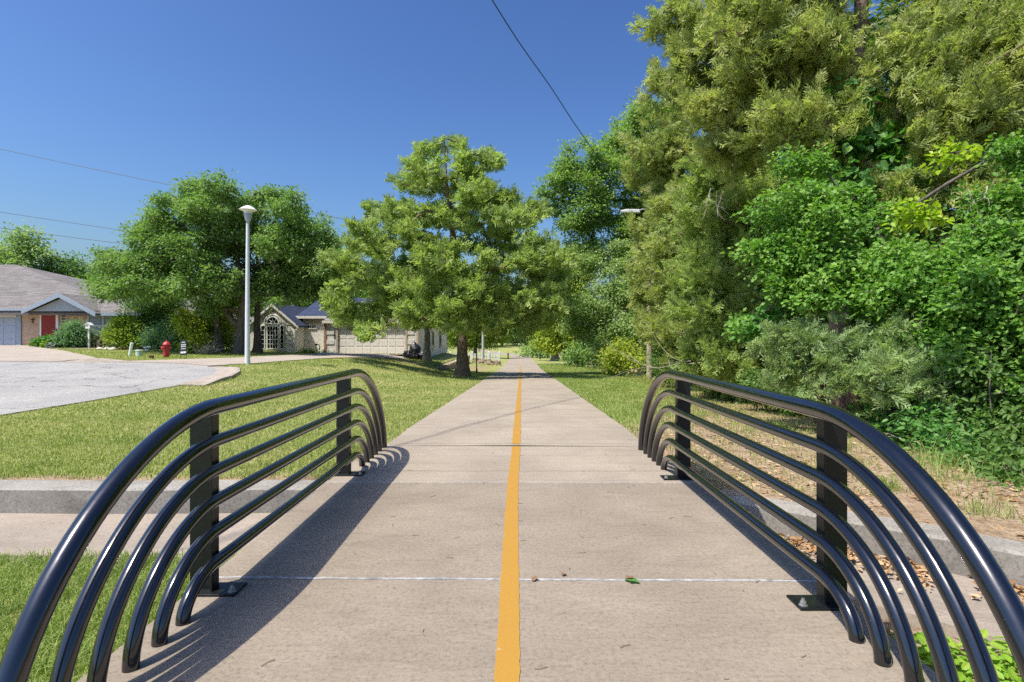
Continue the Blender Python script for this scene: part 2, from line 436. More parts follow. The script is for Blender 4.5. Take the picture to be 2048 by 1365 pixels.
def m_ground():
    m, nt, b, o = mat('lawn_soil')
    p = wpos(nt)
    a = N(nt, "ShaderNodeAttribute", attribute_name='dirt')
    n1 = noise(nt, p, 0.55, 5, 0.6); n2 = noise(nt, p, 24, 4, 0.7); n3 = noise(nt, p, 4.5, 5, 0.7)
    g = ramp(nt, n1.outputs[0], [(0.3, (0.20, 0.25, 0.07)), (0.5, (0.29, 0.31, 0.11)), (0.72, (0.42, 0.37, 0.19))])
    gg = mixc(nt, 1.0, g.outputs[0], ramp(nt, n2.outputs[0], [(0.3, (0.45, 0.5, 0.4)), (0.7, (1.4, 1.35, 1.3))]).outputs[0], 'MULTIPLY')
    d = ramp(nt, n3.outputs[0], [(0.25, (0.19, 0.13, 0.08)), (0.5, (0.36, 0.27, 0.18)), (0.75, (0.50, 0.41, 0.30))])
    dd = mixc(nt, 1.0, d.outputs[0], ramp(nt, n2.outputs[0], [(0.3, (0.6, 0.58, 0.55)), (0.7, (1.25, 1.2, 1.15))]).outputs[0], 'MULTIPLY')
    f = math_(nt, 'ADD', a.outputs['Fac'], math_(nt, 'MULTIPLY', math_(nt, 'SUBTRACT', n3.outputs[0], 0.5), 0.7))
    c = mixc(nt, ramp(nt, f, [(0.25, (0, 0, 0)), (0.6, (1, 1, 1))]).outputs[0], gg, dd)
    nt.links.new(c, b.inputs['Base Color']); b.inputs['Roughness'].default_value = 1.0; b.inputs['Specular IOR Level'].default_value = 0.1
    bump(nt, n2.outputs[0], 0.8, 0.05, b)
    return m
M['ground'] = m_ground()
M['grass'] = m_leaf('grass_blades', [(0.24, 0.31, 0.07), (0.38, 0.42, 0.14), (0.60, 0.53, 0.30)], trans=0.42, patch=0.7, rough=0.6, spec=0.2, rnd=0.4, fine=3.0)
M['grass_lush'] = m_leaf('lush_grass_blades', [(0.20, 0.29, 0.06), (0.33, 0.41, 0.115), (0.54, 0.51, 0.24)], trans=0.38, patch=1.2, rough=0.55, spec=0.25, rnd=0.45, fine=6.0)
M['rail'] = m_rail('black_gloss_paint')
M['post'] = m_plain('black_post_paint', (0.008, 0.010, 0.010), 0.42, var=0.4, scale=20, spec=0.4)
M['bolt'] = m_plain('galvanised_bolt', (0.45, 0.47, 0.47), 0.4, 0.8)
def m_yellow():
    m, nt, b, o = mat('yellow_road_paint')
    p = wpos(nt)
    n = noise(nt, p, 70, 3, 0.7); n2 = noise(nt, p, 6, 6, 0.7); n3 = noise(nt, p, 0.35, 2)
    c = mixc(nt, math_(nt, 'MULTIPLY', n.outputs[0], 0.5), (0.385, 0.205, 0.026), (0.31, 0.158, 0.018))
    sep = N(nt, "ShaderNodeSeparateXYZ"); nt.links.new(p, sep.inputs[0])
    far = N(nt, "ShaderNodeMapRange"); nt.links.new(sep.outputs[1], far.inputs[0]); far.inputs[1].default_value = 18; far.inputs[2].default_value = 70; far.inputs[3].default_value = 0; far.inputs[4].default_value = 0.22
    worn = ramp(nt, math_(nt, 'ADD', n2.outputs[0], far.outputs[0]), [(0.66, (0, 0, 0)), (0.74, (1, 1, 1))])
    c = mixc(nt, math_(nt, 'MULTIPLY', worn.outputs[0], 0.75), c, (0.40, 0.34, 0.27))
    nt.links.new(c, b.inputs['Base Color']); b.inputs['Roughness'].default_value = 0.75
    bump(nt, n.outputs[0], 0.4, 0.004, b)
    return m
M['yellow'] = m_yellow()
M['sealant'] = m_plain('joint_sealant_grey', (0.33, 0.325, 0.315), 0.7, var=0.45, scale=14)
M['bark'] = m_bark('oak_bark', (0.05, 0.042, 0.034), (0.16, 0.14, 0.115))
M['bark_c'] = m_bark('cedar_bark', (0.055, 0.036, 0.025), (0.21, 0.155, 0.115))
M['bark_g'] = m_bark('grey_bark', (0.12, 0.105, 0.09), (0.36, 0.32, 0.28))
M['twig'] = m_plain('dead_twigs', (0.33, 0.29, 0.24), 0.9, var=0.4)
M['oak'] = m_leaf('oak_leaves', [(0.115, 0.215, 0.046), (0.205, 0.33, 0.085), (0.31, 0.43, 0.15)], trans=0.45)
M['oakr'] = m_leaf('fresh_oak_leaves', [(0.145, 0.26, 0.046), (0.25, 0.385, 0.085), (0.37, 0.48, 0.15)], trans=0.5)
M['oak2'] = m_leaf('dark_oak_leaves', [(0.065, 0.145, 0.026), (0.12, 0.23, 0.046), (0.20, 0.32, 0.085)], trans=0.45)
M['oakn'] = m_leaf('bright_oak_leaves', [(0.095, 0.235, 0.032), (0.185, 0.365, 0.055), (0.33, 0.49, 0.11)], trans=0.42, patch=1.1, rnd=.45)
M['cedar'] = m_leaf('cedar_sprays', [(0.155, 0.205, 0.058), (0.255, 0.325, 0.098), (0.38, 0.43, 0.16)], trans=0.5, patch=0.7, rough=0.7, tint=(1.0, 1.1, 0.6), rnd=0.2, fine=5.0, gain=1.5)
M['cedar2'] = m_leaf('olive_cedar_sprays', [(0.155, 0.195, 0.055), (0.275, 0.315, 0.10), (0.46, 0.43, 0.19)], trans=0.5, patch=1.1, rough=0.7, tint=(1.0, 1.1, 0.6), rnd=0.2, fine=5.0, gain=1.5)
M['cedar3'] = m_leaf('sage_cedar_sprays', [(0.165, 0.235, 0.095), (0.27, 0.355, 0.15), (0.39, 0.46, 0.22)], trans=0.5, patch=1.2, rough=0.7, tint=(1.0, 1.1, 0.6), rnd=0.2, fine=5.0, gain=1.35)
M['elm'] = m_leaf('pale_elm_leaves', [(0.155, 0.245, 0.070), (0.255, 0.36, 0.12), (0.37, 0.45, 0.19)], gain=1.2)
M['yel'] = m_leaf('yellow_green_leaves', [(0.23, 0.32, 0.035), (0.37, 0.46, 0.055), (0.53, 0.53, 0.09)], trans=0.45)
M['lime'] = m_leaf('lime_shrub_leaves', [(0.16, 0.27, 0.028), (0.28, 0.39, 0.045), (0.41, 0.46, 0.08)], trans=0.42)
M['feather'] = m_leaf('feathery_leaves', [(0.12, 0.235, 0.115), (0.19, 0.33, 0.16), (0.27, 0.41, 0.22)], trans=0.4)
M['vine'] = m_leaf('vine_leaves', [(0.23, 0.38, 0.020), (0.34, 0.49, 0.030), (0.47, 0.56, 0.05)], trans=0.5, rough=0.35)
M['vineg'] = m_leaf('green_vine_leaves', [(0.07, 0.21, 0.040), (0.125, 0.31, 0.065), (0.21, 0.39, 0.11)], trans=0.45)
M['blue'] = m_leaf('grey_blue_leaves', [(0.10, 0.13, 0.16), (0.17, 0.20, 0.24), (0.26, 0.28, 0.32)])
M['cover'] = m_leaf('ground_cover_leaves', [(0.16, 0.33, 0.025), (0.26, 0.46, 0.04), (0.38, 0.52, 0.07)], trans=0.42, patch=3)
M['litter'] = m_leaf('dry_leaf_litter', [(0.22, 0.115, 0.045), (0.40, 0.24, 0.11), (0.58, 0.42, 0.25)], trans=0.1, rough=0.8, tint=(1, .9, .7))
M['brick'] = m_brick('tan_brick', (0.58, 0.37, 0.225), (0.42, 0.24, 0.14), (0.60, 0.50, 0.39))
M['soldier'] = m_brick('soldier_course_brick', (0.52, 0.32, 0.17), (0.40, 0.22, 0.10), (0.36, 0.28, 0.2))
M['wbrick'] = m_brick('painted_cream_brick', (0.80, 0.77, 0.70), (0.74, 0.71, 0.64), (0.68, 0.65, 0.59), msize=0.01, bmp=0.8)
M['shingle'] = m_shingle('grey_shingles', (0.160, 0.148, 0.136), (0.230, 0.214, 0.198))
M['navy'] = m_shingle('navy_shingles', (0.022, 0.036, 0.085), (0.035, 0.052, 0.115))
M['header'] = m_plain('pale_garage_header', (0.62, 0.60, 0.54), 0.7, var=0.05)
M['lap'] = m_lap('cream_lap_siding', (0.80, 0.77, 0.70))
M['trim'] = m_plain('blue_grey_trim', (0.30, 0.36, 0.43), 0.6)
M['panel'] = m_plain('grey_gable_siding', (0.37, 0.40, 0.41), 0.7)
M['garage'] = m_plain('grey_blue_garage_door', (0.36, 0.42, 0.49), 0.55, var=0.05)
M['cream'] = m_plain('cream_paint', (0.78, 0.74, 0.66), 0.6, var=0.05)
M['tan'] = m_plain('tan_trim', (0.50, 0.40, 0.30), 0.7)
M['quoin'] = m_plain('terracotta_quoin', (0.36, 0.19, 0.12), 0.85, var=0.3)
M['white'] = m_plain('white_paint', (0.78, 0.78, 0.76), 0.5, var=0.05)
M['pole'] = m_plain('light_grey_painted_metal', (0.66, 0.68, 0.70), 0.45, var=0.06)
M['grey'] = m_plain('grey_metal', (0.40, 0.42, 0.44), 0.5)
M['red'] = m_plain('red_door_paint', (0.25, 0.004, 0.007), 0.25, var=0.25, scale=9)
M['hyd'] = m_plain('red_hydrant_paint', (0.46, 0.030, 0.034), 0.5, var=0.25, scale=14, bmp=0.2)
M['black'] = m_plain('black_paint', (0.012, 0.013, 0.016), 0.5)
M['bag'] = m_plain('black_plastic', (0.010, 0.011, 0.013), 0.42, bmp=0.9, scale=9)
M['glass'] = m_plain('dark_window_glass', (0.012, 0.018, 0.026), 0.08, var=0.4, scale=1.5, spec=0.8)
M['blind'] = m_lap('window_blinds', (0.30, 0.38, 0.40), 0.07)
M['gblock'] = m_plain('dark_glass_block', (0.05, 0.06, 0.07), 0.2)
M['util'] = m_plain('pale_green_plastic', (0.42, 0.55, 0.43), 0.5)
M['util2'] = m_plain('white_green_plastic', (0.62, 0.70, 0.60), 0.5)
M['pot'] = m_plain('terracotta', (0.42, 0.20, 0.11), 0.85, var=0.3)
M['brown'] = m_plain('rusty_brown', (0.20, 0.11, 0.06), 0.9, var=0.35)
M['wood'] = m_bark('weathered_pole_wood', (0.23, 0.19, 0.14), (0.42, 0.36, 0.27), 1.5)
M['wood2'] = m_bark('grey_pole_wood', (0.30, 0.31, 0.28), (0.52, 0.54, 0.49), 1.5)
M['dwood'] = m_plain('dark_wood', (0.075, 0.06, 0.05), 0.8)
M['stone'] = m_plain('limestone', (0.40, 0.33, 0.235), 0.95, var=0.5, scale=3.5, bmp=0.5)
M['rock'] = m_plain('pale_rock', (0.58, 0.54, 0.48), 0.9, var=0.25, bmp=0.4)
M['wire'] = m_plain('dark_cable', (0.03, 0.045, 0.06), 0.6)
M['mulch'] = m_plain('garden_mulch', (0.30, 0.22, 0.16), 1.0, var=0.5, scale=14, bmp=0.8)
M['text'] = m_plain('black_numerals', (0.010, 0.010, 0.010), 0.5)

# ------------------------------------------------------------------ ground
def ground_sheet():
    ar = np.arange
    xs = np.concatenate([ar(-420, -140, 28), ar(-140, -40, 4), ar(-40, -12, .8), ar(-12, -6, .3), ar(-6, 8, .1), ar(8, 14, .4), ar(14, 60, 2), ar(60, 200, 7), ar(200, 421, 28)])
    ys = np.concatenate([ar(-40, -6, 4), ar(-6, 1, .5), ar(1, 9, .1), ar(9, 20, .25), ar(20, 70, .5), ar(70, 260, 3), ar(260, 701, 22)])
    X, Y = np.meshgrid(xs, ys); Z = ground_z(X, Y)
    V = np.stack([X, Y, Z], -1).reshape(-1, 3); nx = len(xs); ny = len(ys)
    i = (np.arange(ny-1)[:, None]*nx+np.arange(nx-1)[None]).ravel()
    loops = np.stack([i, i+1, i+1+nx, i+nx], -1).ravel()
    o = arr_mesh('ground', V, loops, np.arange(len(i))*4, M['ground'], None, True)
    at = o.data.attributes.new('dirt', 'FLOAT', 'POINT'); at.data.foreach_set('value', dirt_mask(X, Y).ravel().astype(np.float32))
    tag(o, kind='structure')
ground_sheet()

def drape(name, poly, step, dz, material, skirt=0.15):
    xs = [p[0] for p in poly]; ys = [p[1] for p in poly]
    bp = []
    for a, b in zip(poly, poly[1:]+poly[:1]):
        n = max(1, int(math.dist(a, b)/step))
        for k in range(n): bp.append((a[0]+(b[0]-a[0])*k/n, a[1]+(b[1]-a[1])*k/n))
    nb = len(bp)
    gx, gy = np.meshgrid(np.arange(min(xs), max(xs), step), np.arange(min(ys), max(ys), step))
    ins = in_poly(gx, gy, poly)
    ip = [(a, b) for a, b in zip(gx[ins], gy[ins])]
    r = delaunay_2d_cdt([Vector(p) for p in bp+ip], [], [list(range(nb))], 1, 1e-4)
    v2, faces = r[0], r[2]
    x = np.array([v.x for v in v2]); y = np.array([v.y for v in v2])
    z = ground_z(x, y, False)+dz
    mb = MB(); mb.add(list(zip(x, y, z)), [tuple(f) for f in faces])
    zb = ground_z(np.array([p[0] for p in bp]), np.array([p[1] for p in bp]), False)
    top = [(p[0], p[1], zz+dz) for p, zz in zip(bp, zb)]; bot = [(p[0], p[1], zz-skirt) for p, zz in zip(bp, zb)]
    mb.add(top+bot, [(i, (i+1) % nb, nb+(i+1) % nb, nb+i) for i in range(nb)])
    return tag(mb.build(name, material), kind='structure')
drape('street', [p for p in street_poly if p[1] > -29] + [], 1.3, 0.025, M['street'])
drape('driveway', drive_b, 0.9, 0.045, M['drive'])
drape('driveway', drive_a, 0.9, 0.045, M['drive'])

def sweep_ground(name, line, prof, material, dz=0.0, kind='structure'):
    """Profile (offset to the left of the line, height above ground) swept along a ground polyline."""
    pts = []
    for a, b in zip(line[:-1], line[1:]):
        n = max(1, int(math.dist(a, b)/0.4))
        pts += [(a[0]+(b[0]-a[0])*k/n, a[1]+(b[1]-a[1])*k/n) for k in range(n)]
    pts.append(line[-1])
    mb = MB(); vs = []; fs = []; m = len(prof); nn_ = len(pts)-1
    for i, p in enumerate(pts):
        tp_ = min(1.0, .15+.28*min(i, nn_-i)) if max(h for o_, h in prof) > .06 else 1.0
        a = pts[max(i-1, 0)]; b = pts[min(i+1, len(pts)-1)]
        t = Vector((b[0]-a[0], b[1]-a[1])).normalized(); nrm = Vector((-t.y, t.x))
        z = float(ground_z(np.array(p[0]), np.array(p[1]), False))
        for o_, h in prof: vs.append((p[0]+nrm.x*o_, p[1]+nrm.y*o_, z+(h*tp_ if h > .04 else h)+dz))
    for i in range(len(pts)-1):
        for k in range(m-1): fs.append((i*m+k, (i+1)*m+k, (i+1)*m+k+1, i*m+k+1))
    fs += [tuple(range(m)), tuple(range((len(pts)-1)*m, len(pts)*m))[::-1]]
    mb.add(vs, fs)
    return tag(mb.build(name, material), kind=kind)
ring = [(x, y) for y, x in STREET_R if y < 21.2]
roll = [(0.10, -0.02), (0.10, 0.034), (-0.30, 0.036), (-0.40, 0.07), (-0.52, 0.085), (-0.60, 0.07), (-0.62, -0.1)]
curb = [(0.10, -0.02), (0.10, 0.034), (-0.28, 0.036), (-0.34, 0.15), (-0.40, 0.17), (-0.54, 0.165), (-0.56, -0.1)]
sweep_ground('kerb', [p for p in ring if p[1] > 14.5], roll, M['kerb'])
flat = [(0.10, -0.02), (0.10, 0.052), (-0.7, 0.054), (-0.7, -0.02)]
sweep_ground('gutter', [(-11.0, 20.75), (-12.0, 21.55), (-13.4, 22.35), (-15.2, 22.95), (-16.6, 23.1)], flat, M['kerb'])
sweep_ground('kerb', [(-15.6, 23.0), (-17.0, 23.12), (-18.6, 23.2)], curb, M['kerb'])
sweep_ground('gutter', [(-18.6, 23.21), (-24, 23.3), (-60, 23.4)], flat, M['kerb'])

# path beyond the bridge
def path_sheet():
    ys = np.concatenate([np.arange(7.40, 60, 0.5), np.arange(60, 176, 2.0)]); mb = MB(); vs = []; fs = []
    for i, y in enumerate(ys):
        cx = float(path_cx(y)); z = float(path_z(y))+(0.02 if y > 8.5 else 0.003); hw = 1.72
        dx = float(path_cx(y+.5)-path_cx(y-.5)); n = Vector((1, -dx)).normalized()
        for o_, h in ((-hw, -0.2), (-hw, 0), (0, 0.012), (hw, 0), (hw, -0.2)):
            vs.append((cx+n.x*o_, y+n.y*o_, z+h))
    for i in range(len(ys)-1):
        for k in range(4): fs.append((i*5+k, i*5+k+1, (i+1)*5+k+1, (i+1)*5+k))
    mb.add(vs, fs); tag(mb.build('path', M['path']), kind='structure')
path_sheet()
# bridge deck
deck = MB().box(-DECK, DECK, -6, 3.37, -0.26, 0).box(-DECK, DECK, 3.372, 5.56, -0.26, 0.001)
tag(MB().box(-DECK, DECK, 5.562, 7.46, -0.26, 0.0).build('approach_slab', M['path']), kind='structure')
tag(deck.build('bridge_deck', M['deck'], None), 'broomed concrete footbridge deck crossing the drainage channel', 'bridge', kind='structure')

def strip(name, centre, halfw, mtl, jit, seed):
    """A thin painted or poured strip lying 4 mm proud, with slightly ragged edges. centre: list of (x, y, z)."""
    r_ = random.Random(seed); vs = []; fs = []
    n = len(centre)
    for i, c in enumerate(centre):
        a = Vector(centre[max(i-1, 0)]); b = Vector(centre[min(i+1, n-1)]); t = (b-a); t.z = 0; t.normalize()
        nn = Vector((t.y, -t.x, 0)); hl = halfw*(1+r_.uniform(-jit, jit)); hr = halfw*(1+r_.uniform(-jit, jit))
        p = Vector(c); q0 = p-nn*hl; q1 = p+nn*hr
        vs += [q0-Vector((0, 0, .004)), q0, q1, q1-Vector((0, 0, .004))]
    for i in range(n-1):
        for k in range(3): fs.append((i*4+k, i*4+k+1, (i+1)*4+k+1, (i+1)*4+k))
    return tag(MB().add(vs, fs).build(name, mtl), kind='structure')
ly = list(np.arange(-3, 7.4, 0.06))
strip('centre_line', [(float(path_cx(y))+0.012*math.sin(y*.9), y, 0.0045) for y in ly], 0.053, M['yellow'], 0.06, 1)
ly = list(np.arange(7.5, 30, 0.15))+list(np.arange(30, 140, 1.0))
strip('centre_line', [(float(path_cx(y)), y, float(path_z(y))+(0.036 if y > 8.5 else 0.019)) for y in ly], 0.056, M['yellow'], 0.07, 2)
def joint(y0, slope, hw, seed, jit):
    xs = np.arange(-DECK+.01, DECK, 0.035); r_ = random.Random(seed)
    ph = 0
    pts = []
    for x in xs:
        ph += r_.uniform(-.0025, .0025); ph *= .96
        pts.append((float(x), y0+slope*float(x)+ph, 0.0035))
    strip('joint_sealant', pts, hw, M['sealant'], jit, seed)
joint(3.372, -0.012, 0.0105, 5, 0.5); joint(5.565, -0.004, 0.0055, 6, 0.6)

# drainage channel: banks, floor, lip
def channel():
    # left reach
    mb = MB()
    prof = [(5.43, -0.30), (5.43, -0.035), (5.45, -0.02), (5.73, -0.015), (5.75, -0.4)]
    xs = list(np.arange(-40, -8, 2.0))+list(np.arange(-8, -1.6, 0.2)); vs = []; fs = []
    for x in xs:
        for y, z in prof: vs.append((x, y+0.012*math.sin(x*2.1), z))
    m = len(prof)
    for i in range(len(xs)-1):
        for k in range(m-1): fs.append((i*m+k, (i+1)*m+k, (i+1)*m+k+1, i*m+k+1))
    mb.add(vs, fs)
    tag(mb.build('bank_wall', M['wallc']), 'low concrete bank wall along the lawn left of the bridge', 'retaining wall')
    vs = []; fs = []
    fl = [(5.45, -0.255), (5.1, -0.275), (4.72, -0.275), (4.52, -0.245), (4.42, -0.215), (4.24, -0.205), (4.20, -0.4)]
    m = len(fl)
    for x in xs+[-1.2]:
        for y, z in fl: vs.append((x, y+(0.03*math.sin(x*1.3) if y < 4.5 else 0), z))
    for i in range(len(xs)):
        for k in range(m-1): fs.append((i*m+k, i*m+k+1, (i+1)*m+k+1, (i+1)*m+k))
    tag(MB().add(vs, fs).build('channel_floor', M['channel']), kind='structure')
    # right reach, bending towards the viewer
    line = []
    for a, b in zip(WALL_R[:-1], WALL_R[1:]):
        n = max(1, int(math.dist(a, b)/0.2)); line += [Vector((a[0]+(b[0]-a[0])*k/n, a[1]+(b[1]-a[1])*k/n)) for k in range(n)]
    def sweep(prof, name, mt):
        vs = []; fs = []; m = len(prof)
        for i, p in enumerate(line):
            t = (line[min(i+1, len(line)-1)]-line[max(i-1, 0)]).normalized(); n_ = Vector((t.y, -t.x))
            if n_.y > 0: n_ = -n_
            s_ = min(1.0, max(0.0, (i-14)/10))
            for d, z in prof:
                zz = z if z < -0.2 else z-0.17*s_
                vs.append((p.x+n_.x*d, p.y+n_.y*d, zz))
        for i in range(len(line)-1):
            for k in range(m-1): fs.append((i*m+k, (i+1)*m+k, (i+1)*m+k+1, i*m+k+1))
        fs.append(tuple(range(m)))
        return MB().add(vs, fs).build(name, mt)
    tag(sweep([(0.0, -0.36), (0.0, -0.045), (-0.02, -0.025), (-0.26, -0.02), (-0.28, -0.4)], 'bank_wall', M['wallc']), 'curving concrete bank wall below the dirt bank right of the bridge', 'retaining wall')
    tag(sweep([(-0.05, -0.27), (0.3, -0.285), (0.6, -0.275), (0.8, -0.245), (1.0, -0.24), (1.05, -0.5)], 'channel_floor', M['channel']), kind='structure')
channel()

# ------------------------------------------------------------------ railings
RZ = [1.05, 0.858, 0.694, 0.525, 0.356, 0.184]
RA = [1.36, 1.11, 0.90, 0.69, 0.49, 0.30]
RB = [1.38, 1.15, 0.94, 0.74, 0.54, 0.34]
def railing(side, y_shift, label):
    X = (1.635 if side > 0 else -1.655)
    root = thing('bridge_railing', (X, 4.5+y_shift, 0), label, 'railing', 'railings of the footbridge')
    ya, yb = 3.16+y_shift, 5.95+y_shift
    for i in range(6):
        r = 0.0455 if i == 0 else 0.034
        pts = []
        n = 26 if i < 4 else 16
        def q(u, A): # superellipse quarter
            e = 1.85
            return (A*math.sin(u)**(2/e), RZ[i]*max(0.0, math.cos(u))**(2/e))
        near = [q(math.pi/2*k/n, RA[i]) for k in range(n, 0, -1)]; farp = [q(math.pi/2*k/n, RB[i]) for k in range(1, n+1)]
        zend = -0.0 if i < 6 else 0
        for d, z in near: pts.append((X, ya-d, max(z, zend)))
        for k in range(5): pts.append((X, ya+(yb-ya)*k/4, RZ[i]))
        for d, z in farp: pts.append((X, yb+d, max(z, zend)))
        MB().tube(pts, r, 20).build('rail', M['rail'], root, True)
    for yp in (3.22+y_shift, 5.90+y_shift):
        s = side; x0 = X+s*0.034; x1 = X+s*0.165
        po = MB()
        po.prism([(x0, yp-0.008, 0.012), (x1, yp-0.008, 0.012), (x1, yp-0.008, 1.0), (x1-s*0.05, yp-0.008, 1.055), (x0, yp-0.008, 1.04)], (0, 0.016, 0))
        po.box(min(x0, x0-s*0.012), max(x0, x0-s*0.012), yp-0.04, yp+0.04, 0.012, 1.03)
        for z in RZ:       # weld saddles where each rail meets the post
            po.box(min(x0-s*0.03, x0-s*0.004), max(x0-s*0.03, x0-s*0.004), yp-0.035, yp+0.035, z-0.03, z+0.03)
        p = po.build('post', M['post'], root, bevel=0.003)
        bx0, bx1 = sorted((X-s*0.12, X+s*0.175))
        MB().box(bx0, bx1, yp-0.075, yp+0.085, 0.001, 0.014).build('base_plate', M['post'], p, bevel=0.003)
        for dx, dy in ((-s*0.09, -0.04), (s*0.14, 0.05)):
            b = MB(); c = (X+dx, yp+dy, 0.0142)
            b.lathe([(0.024, 0), (0.024, 0.004), (0.0165, 0.0042), (0.0165, 0.022), (0.009, 0.0222), (0.009, 0.036)], c, 6)
            b.build('bolt', M['bolt'], p)
    return root
railing(-1, 0.0, 'black tubular railing of six curved bars on the lawn side of the footbridge')
railing(1, -0.16, 'black tubular railing of six curved bars on the woods side of the footbridge')

# ------------------------------------------------------------------ vegetation toolkit
def nrm(v): return v/np.maximum(np.linalg.norm(v, axis=-1, keepdims=True), 1e-9)
def rdir(n): return nrm(rng.normal(size=(n, 3)))
T_KITE = (np.array([(0, 0, 0), (.27, .42, .05), (0, 1, -.10), (-.27, .42, .05)]), [(0, 1, 2), (0, 2, 3)])
T_BLADE = (np.array([(0, 0, 0), (.09, .45, .03), (0, 1, -.06), (-.09, .45, .03)]), [(0, 1, 2), (0, 2, 3)])
def half(pts, zf):
    v = [(x, y, zf(x, y)) for x, y in pts]; l = [(-x, y, zf(x, y)) for x, y in pts[1:-1]]
    n = len(pts); V = np.array(v+l); f1 = tuple(range(n)); f2 = (0, n-1) + tuple(range(n+len(l)-1, n-1, -1))
    return V, [f1, f2]
T_OAK = half([(0, 0), (.035, .14), (.15, .24), (.13, .36), (.36, .46), (.40, .60), (.20, .64), (.25, .82), (.12, 1.0), (0, .97)], lambda x, y: .35*abs(x)*.5-.12*y*y)
T_HEART = half([(0, 0), (.26, -.10), (.46, .10), (.46, .36), (.27, .72), (0, 1.0)], lambda x, y: .3*abs(x)-.18*y*y)
T_OVAL = half([(0, 0), (.2, .16), (.28, .45), (.18, .78), (0, 1.0)], lambda x, y: .25*abs(x)-.12*y*y)
def spray(nb, wid, seed, ln=0.42):
    r_ = random.Random(seed); V = []; Fc = []
    def leaf(b, d, L, w_):
        d = d.normalized(); s = d.cross(Vector((r_.uniform(-.4, .4), r_.uniform(-.4, .4), 1))).normalized()
        n = len(V); V.extend([b, b+d*L*.45+s*w_, b+d*L, b+d*L*.45-s*w_]); Fc.append((n, n+1, n+2, n+3))
    leaf(Vector((0, 0, 0)), Vector((0, 1, 0)), 1.0, wid)
    for k in range(nb):
        y = 0.12+0.78*k/(nb-1); sd = 1 if k % 2 else -1
        d = Vector((sd*r_.uniform(.6, 1.0), r_.uniform(.55, 1.0), r_.uniform(-.7, .7)))
        leaf(Vector((0, y, 0)), d, ln*(1.1-.7*y)*r_.uniform(.75, 1.25), wid*r_.uniform(.8, 1.2))
    return np.array([tuple(v) for v in V]), Fc
SPRAYS = [spray(10, .050, k, .46) for k in range(4)]
SPRAYS_FAR = [spray(7, .075, 10+k, .55) for k in range(3)]

def inst(tmpl, pos, D, Nr, sc):
    """Copies of a leaf shape: pos (n,3), D leaf directions, Nr normals (hints), sc sizes -> V, loops, starts"""
    tv, tf = tmpl
    D = nrm(D); X = nrm(np.cross(D, Nr)); Z = np.cross(X, D)
    V = pos[:, None]+sc[:, None, None]*(tv[None, :, 0, None]*X[:, None]+tv[None, :, 1, None]*D[:, None]+tv[None, :, 2, None]*Z[:, None])
    k = len(tv); n = len(pos)
    fl = np.concatenate([np.array(f) for f in tf]); tot = np.array([len(f) for f in tf]); st = np.concatenate([[0], np.cumsum(tot)[:-1]])
    loops = (np.arange(n)[:, None]*k+fl[None]).ravel(); starts = (np.arange(n)[:, None]*len(fl)+st[None]).ravel()
    return V.reshape(-1, 3), loops, starts
def merge(parts):
    Vs = []; Ls = []; Ss = []; nv = 0; nl = 0
    for V, l, s in parts:
        Vs.append(V); Ls.append(l+nv); Ss.append(s+nl); nv += len(V); nl += len(l)
    return np.concatenate(Vs), np.concatenate(Ls), np.concatenate(Ss)

def tubes_np(chains, sides):
    """chains: list of (pts (n,3), radii (n,))"""
    Vs = []; Ls = []; nv = 0
    a = np.arange(sides)*2*np.pi/sides
    for pts, rad in chains:
        n = len(pts)
        if n < 2: continue
        t = nrm(np.gradient(pts, axis=0)); ref = np.array([1., 0, 0]) if abs(t[0, 0]) < .8 else np.array([0, 1., 0])
        u = nrm(ref-t*(t@ref)[:, None]); v = np.cross(t, u)
        V = pts[:, None]+rad[:, None, None]*(np.cos(a)[None, :, None]*u[:, None]+np.sin(a)[None, :, None]*v[:, None])
        Vs.append(V.reshape(-1, 3))
        i = np.arange(n-1)[:, None]*sides; k = np.arange(sides)[None]; k2 = (k+1) % sides
        Ls.append((np.stack([i+k, i+k2, i+sides+k2, i+sides+k], -1)+nv).reshape(-1)); nv += n*sides
    V = np.concatenate(Vs); L = np.concatenate(Ls)
    return V, L, np.arange(len(L)//4)*4

def trunk_tube(pts, radii, sides=18, flare=1.6, rough=0.12, seed=0):
    """Tapered trunk with root flare and bark ridges."""
    P_ = [Vector(p) for p in pts]; out = []; rr = []
    for a, b, ra, rb in zip(P_[:-1], P_[1:], radii[:-1], radii[1:]):
        n = max(2, int((b-a).length/0.25))
        for k in range(n): out.append(a.lerp(b, k/n)); rr.append(ra+(rb-ra)*k/n)
    out.append(P_[-1]); rr.append(radii[-1])
    z0 = out[0].z; pts = np.array([tuple(p) for p in out]); rad = np.array(rr)
    h = pts[:, 2]-z0
    V, L, S_ = tubes_np([(pts, rad)], sides)
    V = V.reshape(len(pts), sides, 3)
    ang = np.arange(sides)*2*np.pi/sides
    g = np.random.default_rng(seed)
    lob = 0.5+0.5*np.cos(5*ang+g.uniform(0, 6))*np.cos(2*ang+g.uniform(0, 6))
    fl = (flare-1)*np.exp(-h/(rad[0]*2.2))
    k = 1+fl[:, None]*(0.45+0.9*lob[None])+rough*(np.sin(ang[None]*7+h[:, None]*1.5)+g.normal(size=(len(pts), sides)))*0.5
    V = pts[:, None]+(V-pts[:, None])*k[..., None]
    return V.reshape(-1, 3), L, S_

